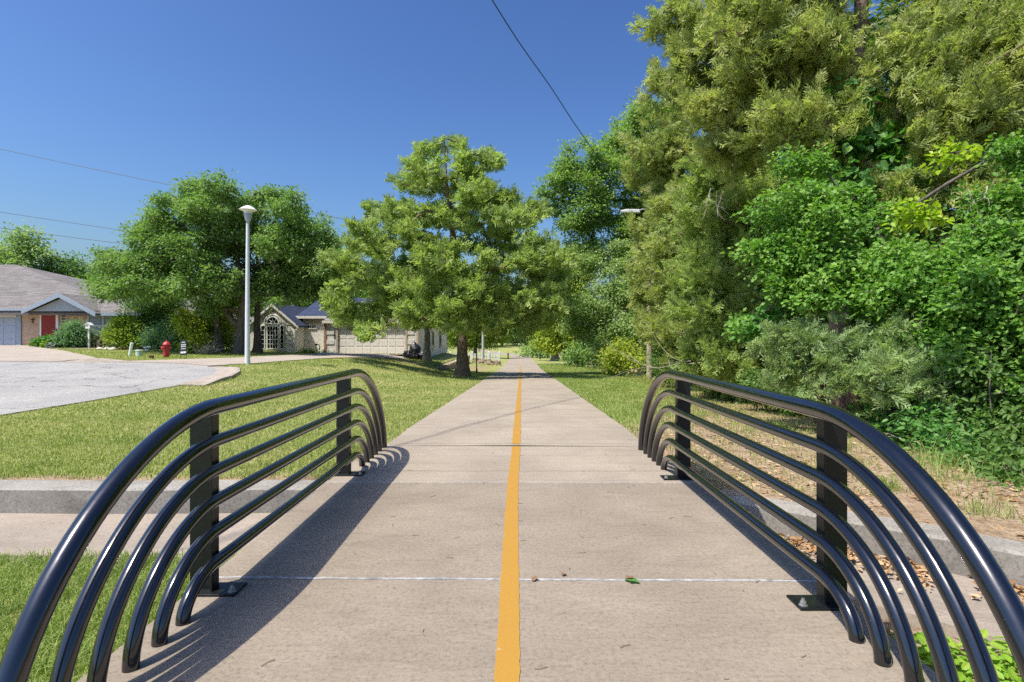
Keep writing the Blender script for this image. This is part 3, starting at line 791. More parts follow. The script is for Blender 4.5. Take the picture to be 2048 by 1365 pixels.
def grow(trunk, first, attr, up=0.5, step=0.7, tip=0.012, expo=0.5, jit=0.10):
    """Branches from the trunk polyline (points above index first) out to every attractor. Returns chains and the arrival direction at each attractor."""
    nodes = [np.array(p, float) for p in trunk]; par = [-1]+list(range(len(trunk)-1))
    nt_ = len(nodes)
    ax = np.array(trunk)
    dist = np.min(np.linalg.norm(attr[:, None]-ax[None, first:], axis=-1), axis=1)
    order = np.argsort(dist); dirs = np.zeros_like(attr); chains_idx = []
    buf = np.zeros((len(nodes)+len(attr)*14, 3)); buf[:nt_] = ax
    cnt_n = nt_
    for ai in order:
        a = attr[ai]; q = buf[first:cnt_n]; d = np.linalg.norm(q-a, axis=1)
        cost = d+up*np.maximum(0, q[:, 2]-a[2]+0.15*d)
        j = int(np.argmin(cost))+first; b = buf[j]
        L = d[j-first]; k = min(12, max(1, int(math.ceil(L/step))))
        ctrl = (a+b)/2+rng.normal(size=3)*jit*L+np.array([0, 0, -0.10*L if up < .3 else 0.10*L])
        ch = [j]; prev = j
        for s_ in range(1, k+1):
            t = s_/k; p = (1-t)**2*b+2*t*(1-t)*ctrl+t*t*a
            buf[cnt_n] = p; par.append(prev); prev = cnt_n; ch.append(cnt_n); cnt_n += 1
        dirs[ai] = a-buf[ch[-2]]
        chains_idx.append(ch)
    c = np.zeros(cnt_n)
    for ch in chains_idx: c[ch[-1]] += 1
    for i in range(cnt_n-1, 0, -1):
        if par[i] >= 0: c[par[i]] += c[i]
    rad = tip*np.maximum(c, 1)**expo
    chains = []
    for ch in chains_idx:
        r_ = rad[ch].copy(); r_[0] = min(r_[0], r_[1]*1.25)
        chains.append((buf[ch], r_))
    return chains, nrm(dirs)

def lobe_points(lobes, spacing, hollow=0.45, seed=0, fuzzy=False):
    """Points through the outer part of a union of ellipsoids. lobes: (x, y, z, rx, ry, rz)"""
    g = np.random.default_rng(seed); out = []
    Lb = np.array(lobes, float)
    for i, (x, y, z, rx, ry, rz) in enumerate(Lb):
        n = max(6, int(12.6*((rx*ry*rz)**(2/3))/spacing**2))
        u = nrm(g.normal(size=(n, 3))); rr = hollow+(1-hollow)*g.random(n)**0.6
        if fuzzy: rr = np.minimum(np.abs(g.normal(size=n))*.55+.12, 1.45)
        p = np.array([x, y, z])+u*rr[:, None]*np.array([rx, ry, rz])
        if hollow > .3 and len(Lb) < 900:
            near = (np.abs(Lb[:, :3]-Lb[i, :3]) < Lb[:, 3:]+Lb[i, 3:]).all(1); near[i] = False
            for j in np.nonzero(near)[0]:
                e = ((p-Lb[j, :3])/Lb[j, 3:]); p = p[(e*e).sum(1) > (hollow*0.9)**2]
        out.append(p)
    p = g.permutation(np.concatenate(out))
    # thin out: one point per jittered cell
    cell = np.floor(p/(0.86*spacing)).astype(np.int64); key = (cell[:, 0]*73856093) ^ (cell[:, 1]*19349663) ^ (cell[:, 2]*83492791)
    _, first = np.unique(key, return_index=True)
    return p[np.sort(first)]

def leaves_broad(tips, dirs, per, rc, size, tmpl, flat=0.65, droop=0.25, updown=0.9):
    n = len(tips)*per
    c = np.repeat(tips, per, 0); d = np.repeat(dirs, per, 0)
    off = rng.normal(size=(n, 3))*np.array([rc, rc, rc*flat])*0.55
    cl = np.repeat(0.75+0.5*rng.random(len(tips)), per)
    pos = c+off*cl[:, None]-d*(rng.random(n)*rc*0.5)[:, None]
    D = nrm(off)*0.8+d*0.4+rdir(n)*0.7+np.array([0, 0, -droop])
    Nn = rdir(n)*0.75+np.array([0, 0, updown])+np.array([-.25, -.2, 0])
    return inst(tmpl, pos, D, Nn, size*(0.65+0.7*rng.random(n)))

def leaves_cedar(tips, dirs, per, length, size, tmpls, up=0.25):
    """Plumes: sprays set round the last stretch of each branch, pointing forwards and outwards."""
    parts = []
    n = len(tips)*per
    c = np.repeat(tips, per, 0); d = np.repeat(nrm(dirs+np.array([0, 0, .25])), per, 0)
    s = rng.random(n)**0.8
    rad = rdir(n); rad = nrm(rad-d*(rad*d).sum(1)[:, None])
    pl = np.repeat(length*(0.7+0.6*rng.random(len(tips))), per)
    pos = c-d*(s*pl)[:, None]+rad*(0.10*pl*(0.3+s)*rng.random(n))[:, None]
    D = d*(0.9-0.25*s)[:, None]+rad*(0.35+0.75*s)[:, None]+np.array([0, 0, up])+rdir(n)*0.25
    sc = size*(0.7+0.6*rng.random(n))
    k = rng.integers(0, len(tmpls), n)
    for t in range(len(tmpls)):
        m = k == t
        if m.any(): parts.append(inst(tmpls[t], pos[m], D[m], rdir(m.sum()), sc[m]))
    return merge(parts)

def boughs(lobes, k, frac, seed, rz=.75):
    """Breaks every big lobe of a crown into smaller boughs with gaps between them."""
    g = np.random.default_rng(seed+7); out = []
    for (x, y, z, a, b, c) in lobes:
        m = max(2, int(k*g.uniform(.8, 1.2))); u = nrm(g.normal(size=(m, 3)))
        for q in u:
            f = frac*g.uniform(.65, 1.3); d = min(1.0-f*.75, g.uniform(.45, .85))
            if g.random() < .25: f *= .6; d = g.uniform(.85, 1.15)
            out.append((x+q[0]*a*d, y+q[1]*b*d, z+q[2]*c*d, a*f, b*f, c*f*rz))
    return out

def lob(px, py, rpx, Y, dep=1.0, fl=0.9):
    p = P(px, py, Y); r = rpx*Y/F
    return (p.x, p.y, p.z, r, r*dep, r*fl)

def tree(name, label, cat, base, height, r0, lobes, leafm, barkm, kind, spacing, per, rc, size, group=None, tmpl=None,
         lean=(0, 0), first=0.35, hollow=0.45, seed=0, flare=1.6, up=None, tip=0.012, trunk_pts=None, sides=5, bo=None, rz=None, bmax=None):
    """tree > trunk (with its limbs), crown"""
    global rng
    rng = np.random.default_rng(seed+100)
    bx, by = base[0], base[1]
    bz = float(ground_z(np.array(bx), np.array(by)))-0.06 if len(base) < 3 else base[2]
    root = thing(name, (bx, by, bz), label, cat, group)
    if trunk_pts is None:
        n = 14; trunk_pts = [(bx+lean[0]*(k/n)**1.3+0.04*math.sin(k*1.7+seed)*height*.1, by+lean[1]*(k/n)**1.3+0.03*math.cos(k*2.1+seed)*height*.1, bz+height*k/n) for k in range(n+1)]
    n = len(trunk_pts)-1
    rad = [max(0.02, r0*(1-0.85*k/n)) for k in range(n+1)]
    bo = bo or ((12, .42) if kind == 'broad' else (0, .5))
    fuzz = kind == 'cedar' and bo[0] == 0
    att = lobe_points(lobes if bo[0] == 0 else boughs(lobes, bo[0], bo[1], seed, rz or (.75 if kind == 'broad' else .6)), spacing, hollow, seed, fuzz)
    chains, dirs = grow(trunk_pts, max(1, int(first*n)), att, up=(0.15 if kind == 'cedar' else 0.55) if up is None else up, tip=tip, expo=0.5)
    mx = bmax or r0*(0.62 if kind == 'broad' else .36)
    chains = [(p, np.minimum(r, mx)) for p, r in chains]
    parts = [trunk_tube(trunk_pts, rad, 16, flare, 0.10, seed), tubes_np(chains, sides)]
    V, L, S_ = merge(parts)
    arr_mesh('trunk', V, L, S_, barkm, root, True)
    if kind == 'cedar':
        V, L, S_ = leaves_cedar(att, dirs, per, rc, size, tmpl or SPRAYS)
    else:
        V, L, S_ = leaves_broad(att, dirs, per, rc, size, tmpl or T_KITE)
    arr_mesh('crown', V, L, S_, leafm, root)
    return root

def shrub(name, label, cat, base, lobes, leafm, spacing, per, rc, size, tmpl=None, group=None, seed=0, hollow=0.3, stems=5, kind='broad', barkm=None, tip=0.006):
    global rng
    rng = np.random.default_rng(seed+300)
    bx, by = base[0], base[1]
    bz = float(ground_z(np.array(bx), np.array(by)))-0.03 if len(base) < 3 else base[2]
    root = thing(name, (bx, by, bz), label, cat, group)
    att = lobe_points(lobes, spacing, hollow, seed)
    zmax = max(l[2] for l in lobes)
    tp = [(bx, by, bz), (bx+.02, by, bz+.3*(zmax-bz)), (bx, by+.03, bz+.6*(zmax-bz)), (bx, by, zmax)]
    chains, dirs = grow(tp, 0, att, up=0.5, step=0.4, tip=tip, expo=.42)
    chains.append((np.array(tp, float), tip*3.0*np.array([1.3, 1.1, .8, .4])))
    V, L, S_ = tubes_np(chains, 4)
    arr_mesh('stem', V, L, S_, barkm or M['bark'], root, True)
    if kind == 'cedar': V, L, S_ = leaves_cedar(att, dirs, per, rc, size, tmpl or SPRAYS)
    else: V, L, S_ = leaves_broad(att, dirs, per, rc, size, tmpl or T_KITE)
    arr_mesh('foliage', V, L, S_, leafm, root)
    return root

EDGE = 'trees along the edge of the woods right of the path'
# --- the large cedar beside the path
Yc = 31
cl = [(885, 300, 42), (850, 330, 48), (930, 320, 42), (975, 330, 52), (865, 370, 62), (820, 375, 42), (950, 390, 62), (1005, 390, 45), (880, 440, 70),
      (800, 440, 58), (760, 425, 34), (980, 455, 60), (1040, 430, 38), (1075, 425, 26), (740, 490, 55), (830, 510, 72), (920, 520, 72), (1010, 520, 62), (1080, 500, 52),
      (1120, 520, 36), (700, 540, 50), (770, 565, 66), (860, 590, 74), (950, 590, 74), (1040, 585, 58), (1110, 570, 42), (668, 585, 32), (682, 618, 38), (735, 632, 44),
      (820, 622, 40), (900, 632, 46), (990, 640, 50), (1060, 630, 42), (725, 655, 20), (1120, 610, 30), (655, 605, 22)]
lobes = []
for k, (x, y, r) in enumerate(cl):
    wid = np.interp(y, [260, 420, 600], [0.6, 2.2, 3.6])
    for s_ in ((-1, 1) if 380 < y else (random.choice((-1, 1)),)):
        lobes.append(lob(x, y, r, Yc+s_*wid*random.uniform(.5, 1.2), 1.0, 0.72))
trunkc = [(-2.68, Yc, -0.90), (-2.70, Yc, 0.6), (-2.75, Yc+.05, 2.0), (-2.85, Yc+.1, 4), (-3.1, Yc, 6), (-3.4, Yc, 8), (-3.6, Yc, 10), (-3.7, Yc, 12.2)]
tree('cedar_tree', 'tall spreading cedar with red brown trunk standing beside the path', 'tree', (-2.68, Yc, -0.92), 13, 0.31, lobes, M['cedar'], M['bark_c'], 'cedar', 0.60, 16, 1.05, 0.50,
     tmpl=SPRAYS_FAR, trunk_pts=trunkc, first=0.28, seed=1, flare=1.75, tip=0.014, hollow=0.1, bo=(6, .46), rz=.40)
# --- the cedar in front of the cream house's corner
lobes = [lob(*a) for a in ((850, 600, 50, 35.5), (800, 590, 46, 35.5), (900, 560, 50, 36), (850, 530, 50, 36), (890, 630, 30, 36.5))]
tree('cedar_tree', 'grey barked cedar standing in front of the side wall of the cream house', 'tree', (-5.55, 37.2), 6.5, 0.24, lobes, M['cedar'], M['bark_g'], 'cedar', 0.75, 16, 1.0, 0.5, tmpl=SPRAYS_FAR, seed=2, flare=1.5, first=.4)

# --- post oaks left
def P3(a): p = P(*a); return (p.x, p.y, p.z)
Yo = 33
lo = [(410, 420, 62), (350, 430, 55), (320, 480, 52), (390, 380, 45), (440, 375, 38), (530, 385, 40), (570, 410, 42), (500, 420, 50), (610, 445, 46), (645, 490, 44), (590, 500, 55), (540, 480, 60), (460, 480, 66),
      (400, 500, 66), (340, 530, 52), (280, 530, 46), (230, 530, 44), (210, 580, 34), (260, 575, 40), (655, 530, 38), (610, 560, 46), (560, 560, 50), (520, 580, 30), (440, 560, 50), (380, 570, 40), (320, 580, 40), (640, 575, 28), (290, 460, 30), (420, 610, 26), (585, 580, 28), (560, 600, 14)]
lobes = []
for x, y, r in lo:
    lobes.append(lob(x, y, r*.84, Yo+random.uniform(-2.5, 0.5), 1.1, .8))
    if 400 < y < 590: lobes.append(lob(x, y, r*.8, Yo+random.uniform(1.0, 3.0), 1.1, .8))
tr = [P3((479, 706, 33)), P3((481, 680, 33)), P3((482, 650, 33)), P3((486, 620, 33)), P3((490, 580, 33)), P3((478, 540, 33.2)), P3((470, 490, 33.2)), P3((455, 440, 33)), P3((440, 400, 33))]
tree('oak_tree', 'large spreading post oak with a long limb reaching towards the brick house', 'tree', (tr[0][0], 33, tr[0][2]-.05), 10, 0.30, lobes, M['oak'], M['bark'], 'broad', 0.56, 70, 0.44, 0.18, trunk_pts=tr, first=.25, seed=3, tip=0.012, hollow=.2, bo=(11, .40))
# the long limb is part of the oak's trunk object: add it as a child of that tree
oak = bpy.data.objects['oak_tree']
lp = [P3(a) for a in ((481, 655, 33), (468, 645, 32.9), (448, 622, 32.7), (425, 602, 32.5), (400, 585, 32.3), (370, 572, 32.1), (340, 562, 32), (300, 545, 31.9), (260, 540, 31.8))]
MB().tube(lp, [.17, .165, .155, .15, .14, .12, .10, .07, .03], 10).build('limb', M['bark'], oak, True)
lobes = [lob(*a) for a in ((430, 590, 40, 34.5), (400, 620, 34, 34.5), (455, 610, 36, 34.8), (395, 650, 26, 34.6), (440, 640, 26, 34.6))]
tree('oak_tree', 'smaller oak with leaning dark trunk left of the big post oak', 'tree', (-17.3, 33.6), 4.5, 0.22, lobes, M['lime'], M['bark'], 'broad', 0.55, 60, .55, .17, lean=(-.35, 0), seed=4, first=.5)
lobes = [lob(*a) for a in ((560, 520, 50, 35), (610, 500, 46, 35.5), (600, 555, 36, 35), (545, 570, 30, 35), (630, 540, 38, 35.5), (520, 540, 44, 35))]
tree('oak_tree', 'upright oak with trunk half hidden behind the lamp post', 'tree', (-15.75, 35.2), 8, 0.24, lobes, M['oak2'], M['bark'], 'broad', 0.62, 66, .62, .19, seed=5, first=.4)

# --- background trees left and behind the houses
BG = 'trees behind the houses'
def bgtree(label, lobs, base, h, m, seed, kind='broad', r=.22, sp=.95, per=60, rc=.9, size=.3):
    return tree('background_tree', label, 'tree', base, h, r, [lob(*a) for a in lobs], m, M['bark'], kind, sp, per, rc, size, BG, seed=seed, tmpl=SPRAYS_FAR if kind == 'cedar' else T_KITE, sides=4)
bgtree('pointed bright green tree rising above the left end of the brick roof', ((40, 500, 34, 58), (55, 475, 20, 58), (15, 520, 40, 58), (70, 530, 38, 58), (30, 560, 50, 58)), (-50.5, 58), 10, M['elm'], 21)
bgtree('round dark tree behind the middle of the grey shingled roof', ((110, 555, 38, 60), (140, 540, 34, 60), (170, 575, 40, 60), (90, 590, 40, 60)), (-48, 60.5), 8, M['oak2'], 22)
bgtree('dark tree filling the gap between brick house and big oak', ((235, 560, 44, 56), (280, 590, 48, 56), (200, 600, 40, 56), (320, 600, 45, 56), (260, 640, 50, 56), (330, 650, 40, 56)), (-38, 57), 7, M['oak2'], 23)
bgtree('tall green tree behind the gable of the cream house', ((600, 590, 50, 64), (650, 560, 45, 64), (570, 620, 45, 64), (690, 600, 45, 64), (640, 630, 40, 64), (660, 520, 30, 64)), (-22, 64), 9, M['oak'], 24)
bgtree('dark tree seen low between the trunks of the oaks', ((400, 660, 40, 60), (450, 650, 45, 60), (480, 600, 40, 60), (360, 640, 40, 60), (510, 650, 40, 60)), (-31, 60), 5, M['oak2'], 25)
bgtree('tree behind the long roof of the cream house', ((740, 600, 50, 66), (800, 580, 50, 66), (850, 600, 50, 66), (770, 640, 45, 66)), (-14, 66), 8, M['oak2'], 26)
bgtree('bright green tree behind the white picket fence', ((915, 640, 36, 92), (945, 625, 38, 92), (985, 640, 34, 92), (920, 670, 30, 92), (960, 665, 32, 92), (995, 670, 22, 92)), (-6, 92), 5.5, M['lime'], 27, size=.34)

# --- shrubs by the houses
shrub('shrub', 'big dark green shrub mass right of the brick house', 'shrub', (-26.5, 36.6), [lob(*a) for a in ((300, 630, 34, 38), (330, 610, 34, 38), (280, 655, 32, 37.5), (310, 668, 30, 37), (340, 650, 32, 37.5), (280, 615, 28, 38.5))], M['oak2'], .42, 60, .42, .15, seed=31)
shrub('shrub', 'grey green bush behind the red hydrant', 'shrub', (-20.4, 34.6), [lob(*a) for a in ((318, 672, 24, 34.5), (340, 665, 24, 34.5), (350, 685, 20, 34), (300, 682, 18, 34.5), (362, 672, 18, 34.5))], M['feather'], .36, 55, .36, .13, seed=32)
shrub('shrub', 'yellow leaved young tree beside the black yard sign', 'shrub', (-18.4, 32.4), [lob(*a) for a in ((372, 650, 20, 32), (385, 668, 22, 32), (366, 632, 14, 32), (395, 685, 16, 32), (378, 690, 14, 32))], M['yel'], .34, 40, .34, .16, seed=33, tmpl=T_OVAL)
shrub('shrub', 'leafy lime green shrub under the leaning oak trunk', 'shrub', (-17.6, 35.4), [lob(*a) for a in ((410, 660, 24, 35), (428, 640, 22, 35), (405, 685, 20, 34.6), (450, 670, 18, 35), (455, 690, 16, 34.6))], M['lime'], .36, 50, .36, .15, seed=34)
shrub('bush', 'round yellow green bush in front of the brick house window', 'bush', (-24.2, 35.2), [lob(*a) for a in ((243, 655, 22, 35), (228, 665, 18, 35), (258, 662, 18, 35), (245, 640, 13, 35), (240, 680, 20, 34.8), (262, 682, 16, 34.8), (222, 682, 12, 34.6))], M['lime'], .30, 70, .32, .13, seed=35)
shrub('bush', 'feathery blue green bush beside the red front door', 'bush', (-27.4, 35.6), [lob(*a) for a in ((150, 668, 20, 35.5), (138, 678, 16, 35.5), (164, 676, 16, 35.5), (150, 655, 12, 35.5), (150, 684, 18, 35.4))], M['feather'], .26, 70, .34, .26, seed=36, tmpl=T_BLADE)
shrub('flower_bed_plant', 'broad leaved green plant in the bed left of the front door', 'plant', (-29.2, 35.4), [lob(*a) for a in ((88, 687, 9, 35.4), (100, 684, 10, 35.4), (78, 684, 7, 35.4))], M['vineg'], .22, 24, .22, .2, seed=37, tmpl=T_OVAL)
shrub('flower_bed_plant', 'yellow green clump under the red front door', 'plant', (-28.6, 35.0), [lob(*a) for a in ((100, 690, 7, 35), (108, 692, 6, 35), (92, 691, 5, 35))], M['lime'], .2, 24, .2, .17, seed=38, tmpl=T_OVAL)
shrub('flower_bed_plant', 'blue grey plant by the dark stake near the driveway', 'plant', (-28.1, 34.7), [lob(*a) for a in ((104, 693, 5, 34.7), (108, 690, 4, 34.7))], M['blue'], .16, 22, .18, .14, seed=39, tmpl=T_OVAL)
shrub('flower_bed_plant', 'leafy green plant left of the feathery bush', 'plant', (-27.6, 35.0), [lob(*a) for a in ((124, 684, 9, 35), (132, 688, 8, 35), (120, 691, 6, 35))], M['vineg'], .2, 26, .2, .16, seed=40, tmpl=T_OVAL)
shrub('shrub', 'low clipped plants along the cream house wall under the window', 'shrub', (-14.6, 38.6), [lob(*a) for a in ((612, 704, 5, 38.6), (625, 704, 5, 38.6), (600, 704, 4, 38.6), (645, 705, 5, 38.6))], M['oak2'], .2, 26, .2, .12, seed=41)

# --- the woods on the right, far to near
lobes = [lob(*a) for a in ((1110, 662, 30, 78), (1085, 680, 22, 78), (1135, 680, 24, 78), (1110, 645, 20, 78), (1100, 690, 18, 77), (1130, 695, 16, 78))]
tree('small_tree', 'yellow green small tree with a gnarled grey trunk right of the path', 'tree', (5.9, 78.2), 4.2, 0.42, lobes, M['yel'], M['bark_g'], 'broad', .8, 44, .8, .34, EDGE, seed=50, flare=2.1, first=.5, tmpl=T_OVAL)
def wood(label, name, lobs, base, h, r, m, bark, kind, sp, per, rc, size, seed, **kw):
    return tree(name, label, 'tree', base, h, r, [lob(*a) for a in lobs], m, bark, kind, sp, per, rc, size, EDGE, seed=seed, **kw)
wood('light green tree right of the big cedar at the narrowing of the path', 'broadleaf_tree', ((1130, 525, 40, 60), (1155, 575, 42, 60), (1110, 590, 36, 60), (1165, 520, 34, 62), (1075, 600, 34, 61), (1150, 640, 36, 60), (1090, 640, 26, 62)), (6.8, 61), 9, .2, M['lime'], M['bark'], 'broad', .8, 60, .8, .27, 51)
wood('dark green tree behind the yellow green small tree', 'broadleaf_tree', ((1150, 650, 40, 84), (1190, 640, 45, 84), (1130, 620, 40, 86), (1180, 690, 36, 82), (1150, 700, 24, 81), (1100, 630, 26, 88)), (11, 85), 8, .2, M['oak2'], M['bark'], 'broad', .95, 64, .95, .34, 52)
wood('pale green bushy elm left of the utility pole', 'broadleaf_tree', ((1210, 555, 50, 36), (1170, 605, 42, 36), (1245, 600, 50, 35), (1262, 535, 36, 36), (1225, 655, 46, 35), (1185, 665, 42, 36), (1262, 660, 36, 34), (1155, 655, 30, 37), (1205, 700, 34, 35), (1245, 705, 30, 34), (1180, 520, 36, 37), (1230, 505, 34, 37)), (6.3, 36.5), 7, .16, M['elm'], M['bark_g'], 'broad', .50, 60, .46, .165, 53, bo=(7, .46))
wood('tall round topped oak behind the street light', 'oak_tree', ((1265, 255, 52, 39), (1235, 290, 50, 38), (1155, 330, 46, 38), (1120, 370, 38, 38), (1110, 400, 36, 38), (1200, 350, 62, 37.5), (1180, 420, 56, 38), (1150, 440, 42, 38), (1250, 360, 56, 38), (1240, 440, 56, 38), (1190, 480, 44, 38), (1300, 300, 60, 39), (1300, 400, 60, 39), (1260, 500, 44, 38.5), (1290, 230, 34, 39), (1330, 250, 50, 39.5)), (7.9, 39.5), 14, .3, M['oakr'], M['bark'], 'broad', .60, 64, .48, .19, 54, hollow=.35)
wood('olive cedar right of the utility pole', 'cedar_tree', ((1300, 350, 40, 24.5), (1318, 400, 34, 24.5), (1288, 470, 34, 24.5), (1285, 530, 36, 24.5), (1282, 590, 36, 24.5), (1290, 645, 36, 24.5), (1330, 340, 40, 24), (1340, 420, 62, 22.5), (1330, 500, 58, 22), (1360, 580, 62, 21.5), (1345, 650, 56, 21.5), (1390, 690, 52, 20.5), (1280, 300, 36, 24), (1355, 280, 50, 23), (1400, 500, 60, 22), (1350, 715, 36, 21)), (7.2, 22.8), 9.5, .17, M['cedar2'], M['bark_c'], 'cedar', .40, 24, 1.0, .36, 55)
wood('dense dark olive cedar behind the far end of the right railing', 'cedar_tree', ((1420, 330, 70, 16), (1480, 420, 80, 15.5), (1420, 450, 70, 16), (1400, 560, 74, 15.6), (1480, 570, 80, 15), (1440, 660, 74, 15), (1520, 680, 66, 14.4), (1560, 420, 70, 15), (1550, 560, 60, 15), (1400, 720, 50, 15.4), (1480, 735, 46, 14.6)), (6.8, 16), 9.5, .2, M['cedar'], M['bark_c'], 'cedar', .34, 26, .9, .32, 56)
wood('tall olive cedar with brown cones and thick trunk reaching out of the picture', 'cedar_tree', ((1400, 80, 95, 13), (1370, 190, 62, 13), (1310, 165, 36, 13.4), (1330, 40, 45, 13.4), (1470, 200, 95, 12.4), (1530, 70, 105, 11.6), (1590, 230, 85, 11), (1640, 100, 75, 11.2), (1660, 330, 50, 11.4), (1870, 100, 95, 10.4), (1970, 220, 100, 9.8), (2040, 90, 110, 9.8), (1900, 300, 62, 10), (2010, 380, 72, 9.4), (1560, -80, 130, 12), (1740, -130, 80, 13.2), (1950, -60, 120, 11), (1860, 220, 55, 10.8), (1820, 400, 50, 10.4), (1450, 290, 60, 12.8)), (7.0, 12.2), 15, .25, M['cedar2'], M['bark_c'], 'cedar', .33, 28, .85, .29, 57, lean=(.9, 0), first=.25)
wood('broad oak with bright lobed leaves overhanging the right edge of the picture', 'oak_tree', ((1575, 400, 46, 9.8), (1530, 430, 26, 9.9), (1640, 440, 52, 9.3), (1620, 400, 40, 9.6), (1560, 490, 36, 9.8), (1500, 505, 22, 9.9), (1560, 560, 46, 9.6), (1600, 530, 44, 9.5), (1670, 510, 46, 9.2), (1700, 570, 56, 8.9), (1640, 600, 52, 9.2), 
     (1780, 510, 46, 8.7), (1830, 560, 56, 8.3), (1760, 600, 52, 8.6), (1900, 530, 50, 8.1), (1890, 610, 60, 7.9), (1970, 560, 60, 7.7), (1980, 470, 46, 8.0), (2030, 620, 70, 7.4), (1930, 690, 60, 7.6), (2050, 500, 50, 7.7), (2050, 390, 50, 8.0), (2045, 310, 40, 8.3), (1960, 400, 36, 8.3), (1830, 660, 46, 8.2), (2040, 740, 60, 7.2),
     (1690, 400, 34, 9.8), (1740, 450, 34, 9.4), (1480, 655, 16, 9.9), (1640, 330, 26, 10.2), (1580, 330, 22, 10.4), (1790, 430, 30, 9.3)), (8.0, 10.6), 6.4, .105, M['oakn'], M['bark'], 'broad', .21, 50, .20, .078, 58, tmpl=T_OAK, hollow=.2, tip=.005, up=.35, bo=(9, .5), bmax=.028)
wood('low sage green cedar leaning over the bank behind the right railing', 'cedar_tree', ((1600, 700, 50, 8.9), (1665, 735, 56, 8.5), (1740, 752, 56, 8.0), (1815, 725, 50, 7.9), (1555, 665, 34, 9.2), (1850, 780, 48, 7.6), (1700, 690, 44, 8.5), (1900, 745, 46, 7.5), (1770, 700, 44, 8.2), (1630, 660, 36, 9.0), (1800, 670, 36, 8.1), (1560, 740, 36, 9.2)), (5.4, 10.0), 3.2, .12, M['cedar3'], M['bark_c'], 'cedar', .25, 24, .55, .21, 59, first=.3, tip=.006)

# vines
def vine(label, lobs, m, size, per, seed, base, sp=.3, rc=.3):
    shrub('climbing_vine', label, 'vine', base, [lob(*a) for a in lobs], m, sp, per, rc, size, tmpl=T_HEART, seed=seed, tip=.004)
vine('yellow green vine spray with heart shaped leaves hanging before the oak foliage', ((1830, 430, 26, 6.9), (1868, 436, 22, 6.8), (1800, 430, 12, 6.9)), M['vine'], .072, 12, 61, P3((1840, 460, 7.1)), .15, .15)
vine('yellow green vine spray highest on the oak, below the cedar boughs', ((1900, 306, 20, 6.9), (1875, 325, 13, 6.9), (1938, 302, 15, 6.8)), M['vine'], .072, 11, 62, P3((1900, 350, 7.1)), .15, .15)
vine('green vine climbing the tall cedar trunk', ((1700, 300, 44, 11.3), (1670, 370, 44, 11.2), (1780, 280, 36, 11.2), (1740, 390, 44, 11.2), (1690, 430, 40, 11), (1800, 340, 36, 11), (1650, 210, 30, 11.3), (1730, 220, 18, 11.4)), M['vineg'], .16, 18, 63, P3((1735, 480, 11.4)), .34, .34)
vine('green vine on the low sage cedar by the railing', ((1510, 655, 26, 9.9), (1530, 640, 20, 9.9), (1490, 665, 16, 10)), M['vineg'], .10, 14, 64, P3((1540, 690, 10)), .18, .18)

# undergrowth and filling trees inside the woods
UND = 'shrubs of the undergrowth right of the path'
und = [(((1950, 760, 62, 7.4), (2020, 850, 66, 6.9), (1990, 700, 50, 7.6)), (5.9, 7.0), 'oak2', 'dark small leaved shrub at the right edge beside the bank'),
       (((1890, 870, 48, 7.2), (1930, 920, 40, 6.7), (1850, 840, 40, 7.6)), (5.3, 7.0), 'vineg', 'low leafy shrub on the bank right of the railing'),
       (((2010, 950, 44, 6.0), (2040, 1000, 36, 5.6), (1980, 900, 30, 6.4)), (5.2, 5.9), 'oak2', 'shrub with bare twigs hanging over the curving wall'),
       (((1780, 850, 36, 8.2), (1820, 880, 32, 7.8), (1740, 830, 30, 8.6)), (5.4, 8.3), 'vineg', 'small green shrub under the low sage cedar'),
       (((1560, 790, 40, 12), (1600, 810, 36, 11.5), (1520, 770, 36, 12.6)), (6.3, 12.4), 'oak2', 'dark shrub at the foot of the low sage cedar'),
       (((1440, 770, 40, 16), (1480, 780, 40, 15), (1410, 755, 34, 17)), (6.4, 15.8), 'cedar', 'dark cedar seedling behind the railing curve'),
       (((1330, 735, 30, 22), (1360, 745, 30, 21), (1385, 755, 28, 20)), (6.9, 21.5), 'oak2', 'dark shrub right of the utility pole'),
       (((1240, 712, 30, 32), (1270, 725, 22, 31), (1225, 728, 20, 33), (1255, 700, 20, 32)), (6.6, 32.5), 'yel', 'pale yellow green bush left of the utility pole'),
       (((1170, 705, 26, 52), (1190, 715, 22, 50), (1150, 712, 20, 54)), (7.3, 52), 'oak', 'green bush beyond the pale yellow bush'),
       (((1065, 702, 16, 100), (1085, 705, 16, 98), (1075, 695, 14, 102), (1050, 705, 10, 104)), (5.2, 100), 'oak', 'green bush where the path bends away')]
for k, (lb, bs, m, label) in enumerate(und):
    near = lb[0][3] < 14; Yk = lb[0][3]
    shrub('shrub', label, 'shrub', bs, [lob(*a) for a in lb], M[m], max(.2, .013*Yk), 46, max(.2, .013*Yk), max(.075, .0052*Yk), tmpl=None if m == 'cedar' else (T_OVAL if near else T_KITE), group=UND, seed=70+k, tip=.004 if near else .006,
          kind='cedar' if m == 'cedar' else 'broad')
